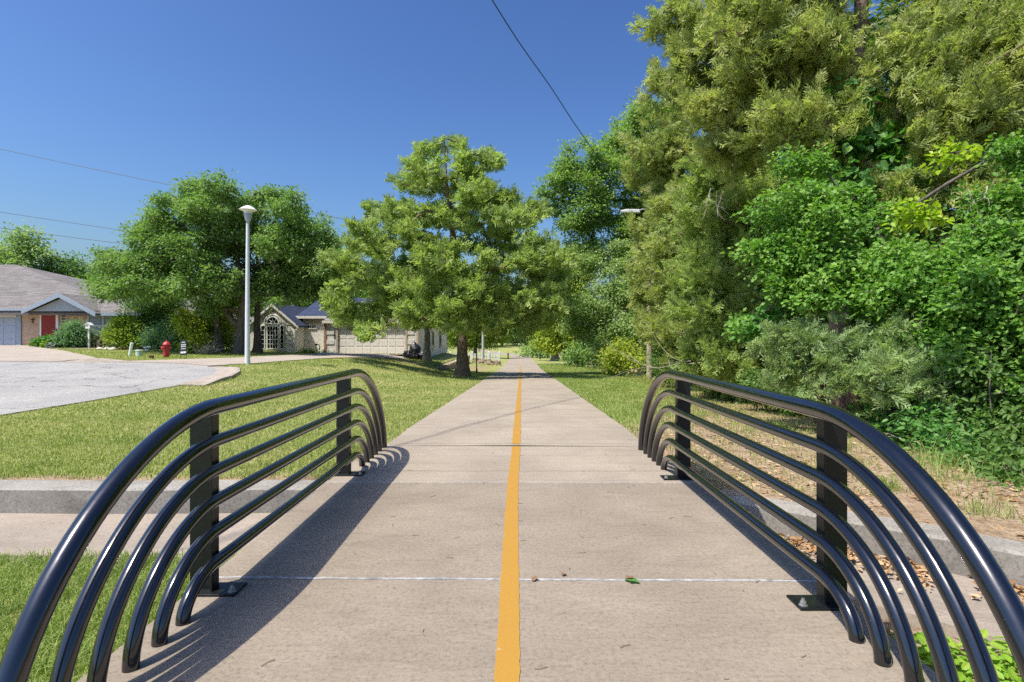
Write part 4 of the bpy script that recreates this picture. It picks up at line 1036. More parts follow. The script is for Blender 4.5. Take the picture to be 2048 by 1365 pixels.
for k, (x, y, h, rr, m, label) in enumerate([(7.9, 7.2, 2.6, 1.5, 'oak2', 'tall dark shrub inside the woods nearest the picture edge'), (8.3, 9.8, 3.0, 1.6, 'oak', 'tall shrub inside the woods behind the oak trunk'), (8.6, 13.4, 3.4, 1.7, 'oak2', 'tall dark shrub at the foot of the tall cedar'),
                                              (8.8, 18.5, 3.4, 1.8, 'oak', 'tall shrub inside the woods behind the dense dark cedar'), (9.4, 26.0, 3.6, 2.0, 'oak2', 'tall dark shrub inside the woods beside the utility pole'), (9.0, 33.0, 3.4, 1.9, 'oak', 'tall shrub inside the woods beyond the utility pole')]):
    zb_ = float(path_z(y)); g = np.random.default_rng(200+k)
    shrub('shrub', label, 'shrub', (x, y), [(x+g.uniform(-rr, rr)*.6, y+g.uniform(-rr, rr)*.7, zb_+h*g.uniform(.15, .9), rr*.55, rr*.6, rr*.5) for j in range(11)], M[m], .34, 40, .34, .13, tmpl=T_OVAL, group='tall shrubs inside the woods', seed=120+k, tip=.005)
FILL = 'trees inside the woods behind its edge'
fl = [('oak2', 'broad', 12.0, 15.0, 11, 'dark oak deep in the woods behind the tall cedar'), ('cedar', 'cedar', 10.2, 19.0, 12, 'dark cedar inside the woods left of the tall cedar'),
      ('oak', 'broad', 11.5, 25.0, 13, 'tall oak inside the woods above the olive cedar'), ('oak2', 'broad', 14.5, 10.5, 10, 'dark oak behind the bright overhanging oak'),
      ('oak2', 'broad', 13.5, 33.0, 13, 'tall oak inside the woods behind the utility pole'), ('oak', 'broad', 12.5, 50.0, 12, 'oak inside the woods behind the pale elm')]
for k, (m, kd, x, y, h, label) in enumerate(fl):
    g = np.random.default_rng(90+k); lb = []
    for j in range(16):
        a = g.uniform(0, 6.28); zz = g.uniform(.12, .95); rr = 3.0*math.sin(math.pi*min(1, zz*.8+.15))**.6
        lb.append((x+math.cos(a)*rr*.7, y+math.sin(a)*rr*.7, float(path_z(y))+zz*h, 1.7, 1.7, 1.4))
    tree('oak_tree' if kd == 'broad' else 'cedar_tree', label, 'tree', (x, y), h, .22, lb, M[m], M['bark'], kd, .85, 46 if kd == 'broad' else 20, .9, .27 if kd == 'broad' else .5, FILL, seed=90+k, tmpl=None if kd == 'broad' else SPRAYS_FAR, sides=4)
# far end of the path
FAR = 'trees closing the far end of the path'
for k, (label, lb, bs, m) in enumerate([
        ('dark tree left of the path end', ((1005, 640, 30, 200), (985, 655, 26, 200), (1020, 655, 26, 200), (1000, 620, 26, 200), (1005, 668, 22, 200)), (-3.4, 201), 'oak'),
        ('dark tree in the middle of the path end', ((1050, 630, 34, 215), (1035, 660, 28, 215), (1070, 655, 28, 215), (1050, 605, 28, 215), (1055, 675, 20, 215)), (5, 216), 'oak2'),
        ('tall tree right of the path end', ((1095, 640, 36, 170), (1120, 620, 36, 170), (1080, 665, 26, 170), (1110, 670, 30, 170), (1135, 655, 30, 170)), (11, 171), 'oak'),
        ('tall tree far behind the picket fence', ((950, 630, 36, 190), (920, 640, 36, 190), (970, 660, 26, 190), (935, 665, 26, 190)), (-14, 191), 'oak2')]):
    tree('far_tree', label, 'tree', bs, 12, .3, [lob(*a) for a in lb], M[m], M['bark'], 'broad', 1.9, 60, 1.9, .62, FAR, seed=110+k, sides=4)

# ------------------------------------------------------------------ lawn blades, ground cover, litter
def blades(name, X, Y, h, wd, m, seed, lean=.5, z=None):
    g = np.random.default_rng(seed); n = len(X)
    Z = ground_z(X, Y)-0.004 if z is None else z
    a = g.uniform(0, 2*np.pi, n); u = np.stack([np.cos(a), np.sin(a), np.zeros(n)], -1)
    b = g.uniform(0, 2*np.pi, n); ld = np.stack([np.cos(b), np.sin(b), np.zeros(n)], -1)
    L = g.random(n)*lean
    base = np.stack([X, Y, Z], -1); up = np.array([0, 0, 1.0])
    mid = base+up*(h*.6)[:, None]+ld*(h*L*.35)[:, None]; tip = base+up*(h*(1-.35*L))[:, None]+ld*(h*L*1.25)[:, None]
    V = np.stack([base-u*(wd/2)[:, None], base+u*(wd/2)[:, None], mid+u*(wd*.42)[:, None], tip, mid-u*(wd*.42)[:, None]], 1).reshape(-1, 3)
    i = np.arange(n)[:, None]*5
    loops = (i+np.array([0, 1, 2, 4, 2, 3, 4])[None]).ravel(); starts = (np.arange(n)[:, None]*7+np.array([0, 4])[None]).ravel()
    return arr_mesh(name, V, loops, starts, m)
def sample(n, x0f, x1f, y0, y1, power, seed):
    """Points whose density falls with distance: about 1/Y**power."""
    g = np.random.default_rng(seed); u = g.random(n)
    e = 2-power
    Y = (y0**e+u*(y1**e-y0**e))**(1/e) if abs(e) > 1e-3 else y0*(y1/y0)**u
    X = x0f(Y)+(x1f(Y)-x0f(Y))*g.random(n)
    return X, Y
# left lawn
X, Y = sample(150000, lambda y: -0.95*y-.6, lambda y: path_cx(y)-1.6, 5.74, 40, 1.75, 1)
k = grass_ok(X, Y) & (rng.random(len(X)) > 0.8*dirt_mask(X, Y)); X, Y = X[k], Y[k]
g = np.random.default_rng(5)
h = (0.030+0.028*g.random(len(X)))*(1+.018*Y)*(0.8+.5*fbm(X, Y, .8)); wd = 0.0042+0.00062*Y
tag(blades('lawn_grass', X, Y, h, wd, M['grass'], 2, .9), 'short mown lawn grass between the street and the path', 'grass', kind='stuff')
X, Y = sample(9000, lambda y: path_cx(y)-1.95, lambda y: path_cx(y)-1.68, 7.7, 40, 1.3, 21)
k = rng.random(len(X)) < .85; X, Y = X[k], Y[k]
# right verge
X, Y = sample(125000, lambda y: path_cx(y)+1.72, lambda y: path_cx(y)+6.5+0*y, 5.2, 60, 1.35, 3)
k = grass_ok(X, Y) & (rng.random(len(X)) > 0.80*dirt_mask(X, Y)); X, Y = X[k], Y[k]
h = (0.04+0.05*g.random(len(X)))*(1+.012*Y)*(.7+.8*fbm(X, Y, .7)); wd = 0.0045+0.0006*Y
tag(blades('verge_grass', X, Y, h, wd, M['grass_lush'], 4, .8), 'uneven grass on the verge right of the path', 'grass', kind='stuff')
# lush grass left of the deck in front of the channel
X = -DECK-.03-5.0*np.random.default_rng(8).random(42000)**1.25; Y = 1.6+2.72*np.random.default_rng(9).random(42000)
h = 0.05+0.075*np.random.default_rng(10).random(len(X)); wd = np.full(len(X), .0058)
tag(blades('bank_grass', X, Y, h, wd, M['grass_lush'], 6, 1.0), 'lush grass growing between the deck and the channel at lower left', 'grass', kind='stuff')
# taller tufts under the woods' edge
def tufts():
    g = np.random.default_rng(17); xs = []; ys = []; hs = []
    spots = [(4.5, 5.9, .34), (5.0, 6.6, .3), (4.2, 7.4, .22), (4.9, 8.6, .2), (5.4, 10, .25), (4.6, 9.6, .16), (5.9, 13, .3), (6.2, 17, .35), (6.6, 24, .4), (6.5, 28, .4), (6.2, 30, .35), (5.9, 33, .35), (6.3, 36, .4), (6.9, 29.5, .3), (3.6, 5.5, .14), (3.9, 4.7, .2), (4.4, 4.2, .22), (3.0, 2.6, .2), (3.2, 3.3, .2), (2.5, 3.6, .12), (3.8, 3.0, .22), (6.4, 44, .5), (7.0, 55, .5)]
    for x, y, hh in spots:
        n = 90
        xs.append(x+g.normal(size=n)*hh*.5); ys.append(y+g.normal(size=n)*hh*.5); hs.append(hh*(.5+.7*g.random(n)))
    X = np.concatenate(xs); Y = np.concatenate(ys); h = np.concatenate(hs)
    k = grass_ok(X, Y); X, Y, h = X[k], Y[k], h[k]
    tag(blades('tall_grass', X, Y, h, .006+.0003*Y, M['grass_lush'], 18, 1.2), 'long grass tufts along the edge of the woods', 'grass', kind='stuff')
tufts()
def cover():
    g = np.random.default_rng(23); n = 5200
    X = 1.95+2.3*g.random(n); Y = 1.2+2.6*g.random(n)
    k = (sd_wall(X, Y) > 1.0+.25*vnoise(X, Y, 3)) & (Y < 3.25-.25*(X-2)) & (vnoise(X, Y, 1.7) > .22); X, Y = X[k], Y[k]; n = len(X)
    pos = np.stack([X, Y, ground_z(X, Y)+.02+.11*g.random(n)], -1)
    D = nrm(g.normal(size=(n, 3))*np.array([1, 1, .35])); Nn = g.normal(size=(n, 3))*.35+np.array([0, 0, 1.0])
    V, L, S_ = inst(T_OVAL, pos, D, Nn, .05+.04*g.random(n))
    tag(arr_mesh('ground_cover', V, L, S_, M['cover']), 'bright green ground cover below the right railing', 'ground cover', kind='stuff')
cover()
def litter():
    g = np.random.default_rng(29); P_ = []
    # channel floor at the foot of the wall
    t = g.random(2600)*0.62; seg = np.array(WALL_R); cum = np.concatenate([[0], np.cumsum(np.hypot(*np.diff(seg, axis=0).T))]); s_ = t*cum[-1]
    x = np.interp(s_, cum, seg[:, 0]); y = np.interp(s_, cum, seg[:, 1]); d = np.abs(g.normal(size=len(x)))*.20+.02
    keep = fbm(x, y, 1.6) > .36; x, y, d = x[keep], y[keep], d[keep]
    X = x-.62*d; Y = y-.78*d; k = X > DECK+.03
    P_.append(np.stack([X, Y, np.full(len(X), -.262)+.03*g.random(len(X))], -1)[k & (d < .9)])
    # bank and woods floor
    X = 1.9+6.5*g.random(12000); Y = 2.5+16*g.random(12000)**1.5
    k = (sd_wall(X, Y) < -.3) & (g.random(len(X)) < dirt_mask(X, Y)*sstep(.25, .7, fbm(X, Y, .8)+.05*(X-3))); X, Y = X[k], Y[k]
    P_.append(np.stack([X, Y, ground_z(X, Y)+.008+.012*g.random(len(X))], -1))
    X = 1.86+.35*g.random(420); Y = 1.5+2.0*g.random(420)
    P_.append(np.stack([X, Y, ground_z(X, Y)+.01+.02*g.random(len(X))], -1))
    p = np.concatenate(P_); n = len(p)
    D = nrm(g.normal(size=(n, 3))*np.array([1, 1, .25])); Nn = g.normal(size=(n, 3))*.4+np.array([0, 0, 1.0])
    V, L, S_ = inst(T_OVAL, p, D, Nn, .025+.045*g.random(n))
    tag(arr_mesh('leaf_litter', V, L, S_, M['litter']), 'dry brown leaves strewn in the channel and over the right bank', 'fallen leaves', kind='stuff')
    # straw-like needles and scraps on deck
    mb = MB()
    for k in range(60):
        x = g.uniform(-1.6, 1.6); y = g.uniform(1.6, 7); a = g.uniform(0, 6.28); l = g.uniform(.02, .07)
        c = Vector((x, y, .004)); d_ = Vector((math.cos(a), math.sin(a), 0)); e = Vector((-d_.y, d_.x, 0))
        mb.tube([c-d_*l/2, c+e*l*.12, c+d_*l/2], .0016, 4)
    tag(mb.build('pine_needles', M['brown']), 'scattered dry needles on the deck', 'needles', kind='stuff')
litter()
def fallen_leaves():
    g = np.random.default_rng(31)
    for (x, y, s_, a, m, label) in ((0.75, 3.30, .10, 2.5, 'vineg', 'green oak leaf lying on the pale deck joint right of the yellow line'), (0.66, 3.36, .07, .4, 'brown', 'brown curled leaf on the deck joint left of the green oak leaf'), (.30, 3.40, .05, 1.2, 'brown', 'small dry leaf on the deck joint near the middle'), (.15, 3.39, .06, 4.2, 'brown', 'dark twig like leaf on the deck joint next to the yellow line')):
        V, L, S_ = inst(T_OAK, np.array([[x, y, .012]]), np.array([[math.cos(a), math.sin(a), .05]]), np.array([[0.1, .1, 1.0]]), np.array([s_]))
        tag(arr_mesh('fallen_leaf', V, L, S_, M[m]), label, 'leaf')
fallen_leaves()
def twigs():
    """Bare twigs and hanging dead branches in front of the right woods, each clump one thing."""
    g = random.Random(41)
    for k, (a, b, n, label) in enumerate([((1990, 930, 6.2), (2010, 1040, 5.6), 7, 'bare white twigs hanging over the curving wall at right'), ((1850, 870, 7.4), (1760, 860, 7.9), 5, 'dead curved branch in front of the dark shrub'), ((1740, 830, 8.6), (1660, 850, 9.2), 6, 'dead twigs below the low sage cedar'),
                                          ((1960, 380, 8.2), (1960, 450, 8.0), 7, 'bare dead branch among the oak leaves at far right'), ((1440, 380, 12.2), (1425, 430, 12.4), 7, 'bare hanging twigs under the tall cedar'), ((1390, 720, 15), (1330, 715, 18), 8, 'grey dead twigs low in the woods right of the pole')]):
        p0 = P(*a); p1 = P(*b); root = None; mb = MB()
        def br(p, d, L, r, lv):
            pts = [p]; q = p
            for i in range(5):
                d = (d+Vector((g.uniform(-.35, .35), g.uniform(-.3, .3), g.uniform(-.3, .3)))).normalized(); q = q+d*L/5; pts.append(q)
            mb.tube(pts, [r*(1-.15*i) for i in range(6)], 5)
            if lv:
                for i in (1, 2, 3, 4):
                    br(pts[i], (d+Vector((g.uniform(-1, 1), g.uniform(-.6, .6), g.uniform(-1, .6)))).normalized(), L*.5, r*.55, lv-1)
        d = (p1-p0); L = d.length
        for i in range(3): br(p0+Vector((g.uniform(-.2, .2), g.uniform(-.2, .2), g.uniform(-.1, .1))), d.normalized(), L*g.uniform(.8, 1.2), .009*p0.y/8, 1)
        tag(mb.build('dead_branch', M['twig'], None, True), label, 'branch')
twigs()

# ------------------------------------------------------------------ utility pole, street light, cables
gz = lambda x, y: float(ground_z(np.array(x), np.array(y)))
def utility_pole():
    x, y = 7.0, 29.0; z = gz(x, y)
    r = thing('utility_pole', (x, y, z), 'weathered wooden pole with a white street light half hidden in the woods edge', 'utility pole')
    MB().tube([(x, y, z-.1), (x, y, z+5), (x-.02, y, z+11)], [.15, .135, .11], 14).build('shaft', M['wood'], r, True)
    h = P(1262, 424, 29).z
    a = MB().tube([(x-.1, y, h+.1), (x-.35, y-.05, h+.12), (x-.6, y-.1, h+.03)], .03, 8).build('arm', M['grey'], r, True)
    MB().prism([(x-.5, y-.2, h-.07), (x-1.45, y-.2, h-.05), (x-1.48, y-.2, h+.04), (x-1.2, y-.2, h+.1), (x-.55, y-.2, h+.09)], (0, .26, 0)).build('lamp_head', M['white'], r, bevel=.02)
utility_pole()
def far_pole():
    x, y = -2.95, 58.0; z = gz(x, y)
    r = thing('utility_pole', (x, y, z), 'pale grey wooden pole standing by the end of the stone wall', 'utility pole')
    MB().tube([(x, y, z-.1), (x, y, z+4), (x, y, z+9)], [.14, .125, .11], 12).build('shaft', M['wood2'], r, True)
    MB().box(x-.03, x+.03, y-.17, y-.125, z+.3, z+3.2).build('conduit', M['grey'], r)
far_pole()
def thin_post():
    x, y = -2.33, 37.5; z = gz(x, y)
    r = thing('lamp_post', (x, y, z), 'slim black metal post right behind the cedar trunk', 'post')
    MB().tube([(x, y, z-.05), (x, y, z+3.3)], .035, 10).build('shaft', M['black'], r, True)
    MB().lathe([(.11, 0), (.11, .04), (.06, .1), (.05, .3)], (x, y, z), 12).build('base', M['black'], r, True)
    MB().lathe([(.05, 3.25), (.12, 3.35), (.14, 3.6), (.18, 3.62), (.03, 3.78)], (x, y, z), 12).build('lantern', M['black'], r, True)
thin_post()
def cable(name, pts, rad, label, wob=0.0):
    P_ = []
    for i in range(len(pts)-1):
        a, b = Vector(pts[i]), Vector(pts[i+1])
        for k in range(60):
            t = k/60; p = a.lerp(b, t)
            p.z -= 4*t*(1-t)*(b-a).length*.006
            p.x += wob*math.sin(k*1.1+i); p.z += wob*math.sin(k*.83+2)
            P_.append(p)
    P_.append(Vector(pts[-1]))
    tag(MB().tube(P_, rad, 6).build(name, M['wire'], None, True), label, 'cable', 'overhead cables')
cable('overhead_cable', [(-14.6, -14, 16.2), (12.4, 49.5, 9.8)], .022, 'twisted overhead cable running from above the path into the right woods', .022)
for (a, b, label) in (((-260, 240, 46), (900, 478, 46), 'highest overhead wire behind the big oak'), ((-260, 383, 46), (900, 546, 46), 'middle overhead wire above the brick house'), ((-260, 420, 46), (900, 560, 46), 'lowest overhead wire above the brick house roof')):
    cable('overhead_cable', [P(*a), P(*b)], .021, label)

# ------------------------------------------------------------------ lamp post by the street
def lamp_post():
    Yl = 22.0; x = P(495, 0, Yl).x; z = gz(x, Yl)-.01; s = Yl/F
    r = thing('street_lamp', (x, Yl, z), 'tall light grey lamp post with a shallow cone hat at the kerb end', 'street lamp')
    zt = P(0, 447, Yl).z; hz = lambda py: P(0, py, Yl).z-z
    MB().tube([(x, Yl, z-.1), (x, Yl, z+.05), (x, Yl, z+2), (x+.01, Yl, zt)], [.10, .098, .086, .06], 18).build('pole', M['pole'], r, True)
    c = (x+.02, Yl, z)
    MB().lathe([(.058, hz(449)), (.062, hz(443)), (.10, hz(442)), (.155, hz(427.5)), (.15, hz(427))], c, 24).build('lamp_cup', M['grey'], r, True)
    MB().lathe([(.152, hz(427)), (.175, hz(419.5)), (.1, hz(419.4))], c, 24).build('lens', M['white'], r, True)
    MB().lathe([(.30, hz(421)), (.33, hz(420.3)), (.20, hz(415.5)), (.06, hz(411.8)), (.02, hz(411.5))], c, 28).build('lamp_shade', M['white'], r, True)
    MB().lathe([(.028, hz(411.8)), (.03, hz(409.5)), (.012, hz(406))], c, 12).build('finial', M['black'], r, True)
lamp_post()

# ------------------------------------------------------------------ hydrant, yard sign, utility markers
def hydrant():
    x, y = P(333, 0, 28).x, 28.0; z = gz(x, y); c = (x, y, z)
    r = thing('fire_hydrant', c, 'red fire hydrant on the grass strip behind the kerb', 'hydrant')
    MB().lathe([(.12, -.05), (.12, .10), (.185, .11), (.185, .155), (.13, .17), (.125, .50), (.14, .56), (.135, .62)], c, 22).build('barrel', M['hyd'], r, True)
    MB().lathe([(.175, .60), (.185, .645), (.165, .67), (.14, .72), (.07, .78), (.035, .785), (.035, .84), (.02, .85)], c, 22).build('bonnet', M['hyd'], r, True)
    for d, L, rr in (((-1, -.25, 0), .22, .07), ((1, -.15, 0), .21, .055), ((-.25, -1, 0), .23, .075)):
        d = Vector(d).normalized(); p = Vector(c)+Vector((0, 0, .48))
        MB().tube([p, p+d*L*.75, p+d*L*.76, p+d*L, p+d*(L+.01), p+d*(L+.04)], [rr*.75, rr*.75, rr, rr, .025, .025], 14).build('nozzle', M['hyd'], r, True)
hydrant()
def yard_sign():
    x, y = P(367, 0, 27.2).x, 27.2; z = gz(x, y)
    r = thing('yard_sign', (x, y, z), 'narrow black yard sign with white lines beside the hydrant', 'sign')
    R_ = Matrix.Translation((x, y, z)) @ Matrix.Rotation(math.radians(-4), 4, 'Y') @ Matrix.Rotation(math.radians(-8), 4, 'X')
    fr = MB()
    for x0 in (-.15, .13): fr.box(x0, x0+.02, -.012, .012, 0, .88, R_)
    for z0 in (.02, .16, .86): fr.box(-.13, .13, -.010, .010, z0, z0+.02, R_)
    fr.build('frame', M['black'], r)
    p = MB().box(-.13, .13, -.018, -.0105, .18, .86, R_).build('panel', M['black'], r)
    for (x0, x1, z0, z1) in ((-.08, .07, .755, .80), (-.115, .115, .64, .685), (-.115, .115, .555, .60), (-.115, .115, .455, .48), (-.128, .128, .25, .335)):
        MB().box(x0, x1, -.0215, -.0182, z0, z1, R_).build('text_line', M['white'], p)
    g = random.Random(3); mk = MB()
    for zc in (.777, .662, .577):
        for k in range(9):
            x0 = -.105+k*.024
            if zc == .777 and abs(x0+.01) > .07: continue
            mk.box(x0, x0+.012, -.0232, -.0217, zc-.012, zc+.012*g.uniform(.2, 1), R_)
    mk.prism([R_ @ Vector(v) for v in ((-.02, -.0232, .30), (.03, -.0232, .30), (.005, -.0232, .275))], R_.to_3x3() @ Vector((0, .0015, 0)))
    mk.build('lettering', M['black'], p)
yard_sign()
def markers():
    y = 28.6; x = P(259, 0, y).x; z = gz(x, y); d = Vector((.17, 0, 1)).normalized(); p = Vector((x, y, z-.02))
    r = thing('utility_marker', p, 'leaning pale plastic utility marker tube on the lawn strip', 'utility marker')
    MB().tube([p, p+d*.66], .07, 16).build('tube', M['util2'], r, True)
    MB().tube([p+d*.662, p+d*.685, p+d*.70], [.078, .078, .055], 16).build('cap', M['util2'], r, True)
    x = P(278.5, 0, 28.6).x; c = (x, 28.6, gz(x, 28.6))
    r = thing('utility_pedestal', c, 'short round green utility pedestal right of the leaning marker', 'pedestal')
    MB().lathe([(.165, -.03), (.16, .26)], c, 22).build('body', M['util'], r, True)
    MB().lathe([(.172, .262), (.172, .31), (.15, .335), (.02, .34)], c, 22).build('lid', M['util'], r, True)
    x = P(302.5, 0, 26.8).x; c = (x, 26.8, gz(x, 26.8))
    r = thing('flower_pot', c, 'low rusty brown pot on the lawn left of the hydrant', 'pot')
    MB().lathe([(.085, -.02), (.11, .11)], c, 16).build('body', M['brown'], r, True)
    MB().lathe([(.125, .112), (.125, .15), (.10, .15), (.095, .12)], c, 16).build('rim', M['brown'], r, True)
markers()

def blob(name, c, r, seed, material, parent=None, sq=(1, 1, 1), amp=.18, sub=3):
    bm = bmesh.new(); bmesh.ops.create_icosphere(bm, subdivisions=sub, radius=1)
    for v in bm.verts:
        k = 1+amp*(mnoise.noise(v.co*1.6+Vector((seed*3.1, seed, 0)))+.5*mnoise.noise(v.co*4+Vector((seed, 0, 7))))
        v.co = Vector((v.co.x*sq[0], v.co.y*sq[1], v.co.z*sq[2]))*r*k
    off = Vector(c)-wl(parent); bm.transform(Matrix.Translation(off))
    me = bpy.data.meshes.new(name); bm.to_mesh(me); bm.free(); me.materials.append(material)
    for p in me.polygons: p.use_smooth = True
    o = link(bpy.data.objects.new(name, me), parent); WL[o.name] = wl(parent); return o
def ornaments():
    y = 33.0; c = P(294, 694, y); z = gz(c.x, y)
    r = thing('mushroom_ornament', (c.x, y, z), 'cluster of three white mushroom ornaments by the shrubs', 'garden ornament')
    for dx, hz_, rr in ((-.10, .26, .10), (.10, .28, .11), (.0, .10, .10)):
        MB().tube([(c.x+dx*.4, y, z), (c.x+dx, y, z+hz_)], .025, 8).build('stalk', M['rock'], r, True)
        blob('cap', (c.x+dx, y, z+hz_), rr, 2, M['white'], r, (1.1, 1.1, .6), .05)
    y = 35.2; x = P(178, 0, y).x; z = gz(x, y)
    r = thing('bird_house', (x, y, z), 'white birdhouse on a white post before the brick house window', 'birdhouse')
    MB().box(x-.045, x+.045, y-.045, y+.045, z-.05, z+1.22).build('post', M['white'], r)
    MB().prism([(x-.14, y-.13, z+1.221), (x+.14, y-.13, z+1.221), (x+.14, y-.13, z+1.45), (x, y-.13, z+1.56), (x-.14, y-.13, z+1.45)], (0, .26, 0)).build('box', M['white'], r)
    rf = MB()
    for s in (-1, 1):
        rf.prism([(x, y-.17, z+1.565), (x+s*.20, y-.17, z+1.41), (x+s*.20, y-.17, z+1.435), (x, y-.17, z+1.60)], (0, .34, 0))
    rf.build('roof', M['white'], r)
    MB().tube([(x, y-.134, z+1.38), (x, y-.131, z+1.38)], .035, 12).build('hole', M['black'], r)
    y = 36.3; x0 = P(186, 0, y).x; x1 = P(208, 0, y).x; z = gz(x0, y)
    r = thing('garden_bench', ((x0+x1)/2, y, z), 'dark wooden bench under the brick house window', 'bench')
    MB().box(x0, x1, y-.2, y+.2, z+.42, z+.47).build('seat', M['dwood'], r)
    MB().box(x0, x1, y+.2, y+.24, z+.5, z+.85).build('backrest', M['dwood'], r)
    for xx in (x0+.04, x1-.1):
        for yy in (y-.18, y+.12): MB().box(xx, xx+.06, yy, yy+.06, z-.05, z+.42).build('leg', M['dwood'], r)
    c = P(64, 688, 36.2); z = gz(c.x, 36.2)
    r = thing('flower_pot', (c.x, 36.2, z), 'terracotta pot against the brick wall beside the garage', 'pot')
    MB().lathe([(.13, -.02), (.2, .26)], (c.x, 36.2, z), 18).build('body', M['pot'], r, True)
    MB().lathe([(.225, .262), (.225, .33), (.18, .33), (.17, .28)], (c.x, 36.2, z), 18).build('rim', M['pot'], r, True)
    x, y = P(114, 0, 34.6).x, 34.6; z = gz(x, y)
    r = thing('garden_stake', (x, y, z), 'thin dark stake at the edge of the flower bed', 'stake')
    MB().tube([(x, y, z-.05), (x, y, z+.8)], .018, 6).build('rod', M['black'], r); MB().lathe([(.03, .8), (.03, .84), (.005, .88)], (x, y, z), 8).build('knob', M['black'], r)
ornaments()
drape('garden_bed', [(-30.5, 36.0), (-28.6, 34.6), (-27.2, 34.2), (-24, 34.2), (-22.5, 34.8), (-22.5, 37.7), (-30.8, 37.7)], .6, .03, M['mulch'])
GR = 'pale edging rocks before the cream house'
for k, (px, Y, rr, lb) in enumerate([(214, 34.1, .18, 'flat pale rock edging the flower bed under the birdhouse'), (226, 34.1, .2, 'pale rock at the right end of the flower bed edging'), (200, 34.2, .16, 'flat pale rock left of the birdhouse bench'),
                                     (646, 38.4, .14, 'cream rock before the terracotta quoin'), (655, 38.5, .12, 'small pale rock between quoin and garage'), (664, 38.4, .16, 'pale rock beside the garage corner'), (673, 38.4, .13, 'round pale rock next to the garage door')]):
    x = P(px, 0, Y).x; o = blob('garden_rock', (x, Y, gz(x, Y)+.04), rr, k+4, M['rock'], None, (1.2, 1, .6), .25)
    tag(o, lb, 'rock', GR)
def brush():
    g = random.Random(8); c = P(412, 702, 31.8); z = gz(c.x, c.y); mb = MB()
    for k in range(70):
        p = Vector((c.x+g.uniform(-.45, .45), c.y+g.uniform(-.4, .4), z+g.uniform(0, .25))); d = Vector((g.uniform(-1, 1), g.uniform(-1, 1), g.uniform(-.1, .9))).normalized(); L = g.uniform(.4, 1.0)
        mb.tube([p, p+d*L*.5+Vector((0, 0, g.uniform(-.06, .06))), p+d*L], [.016, .012, .006], 4)
    tag(mb.build('brush_pile', M['twig']), 'pile of grey dead brush at the foot of the leaning oak', 'brush pile')
brush()

# ------------------------------------------------------------------ house with the red door
def text(name, body, loc, size, parent, material, ext=.01, bold=0.0):
    cu = bpy.data.curves.new(name, 'FONT'); cu.body = body; cu.size = size; cu.extrude = ext; cu.align_x = 'CENTER'; cu.align_y = 'CENTER'; cu.offset = bold
    cu.materials.append(material); o = link(bpy.data.objects.new(name, cu), parent)
    me = bpy.data.meshes.new_from_object(o); bpy.data.objects.remove(o); me.materials.clear(); me.materials.append(material)
    o = link(bpy.data.objects.new(name, me), parent)
    o.location = Vector(loc)-wl(parent); o.rotation_euler = (math.pi/2, 0, 0); return o
def window(parent, x0, x1, y, z0, z1, cols, rows, fm, pm, fw=.05, bar=.022, name='window'):
    """window (frame) > pane; the face at y looks towards -Y"""
    f = MB()
    f.box(x0-fw, x0, y-.06, y+.02, z0-fw, z1+fw).box(x1, x1+fw, y-.06, y+.02, z0-fw, z1+fw)
    f.box(x0, x1, y-.058, y+.02, z1, z1+fw).box(x0, x1, y-.07, y+.02, z0-fw, z0)
    for i in range(1, cols): xx = x0+(x1-x0)*i/cols; f.box(xx-bar/2, xx+bar/2, y-.045, y-.012, z0, z1)
    for j in range(1, rows): zz = z0+(z1-z0)*j/rows; f.box(x0, x1, y-.043, y-.014, zz-bar/2, zz+bar/2)
    o = f.build(name, fm, parent)
    MB().box(x0, x1, y-.01, y-.004, z0, z1).build('pane', pm, o)
    return o
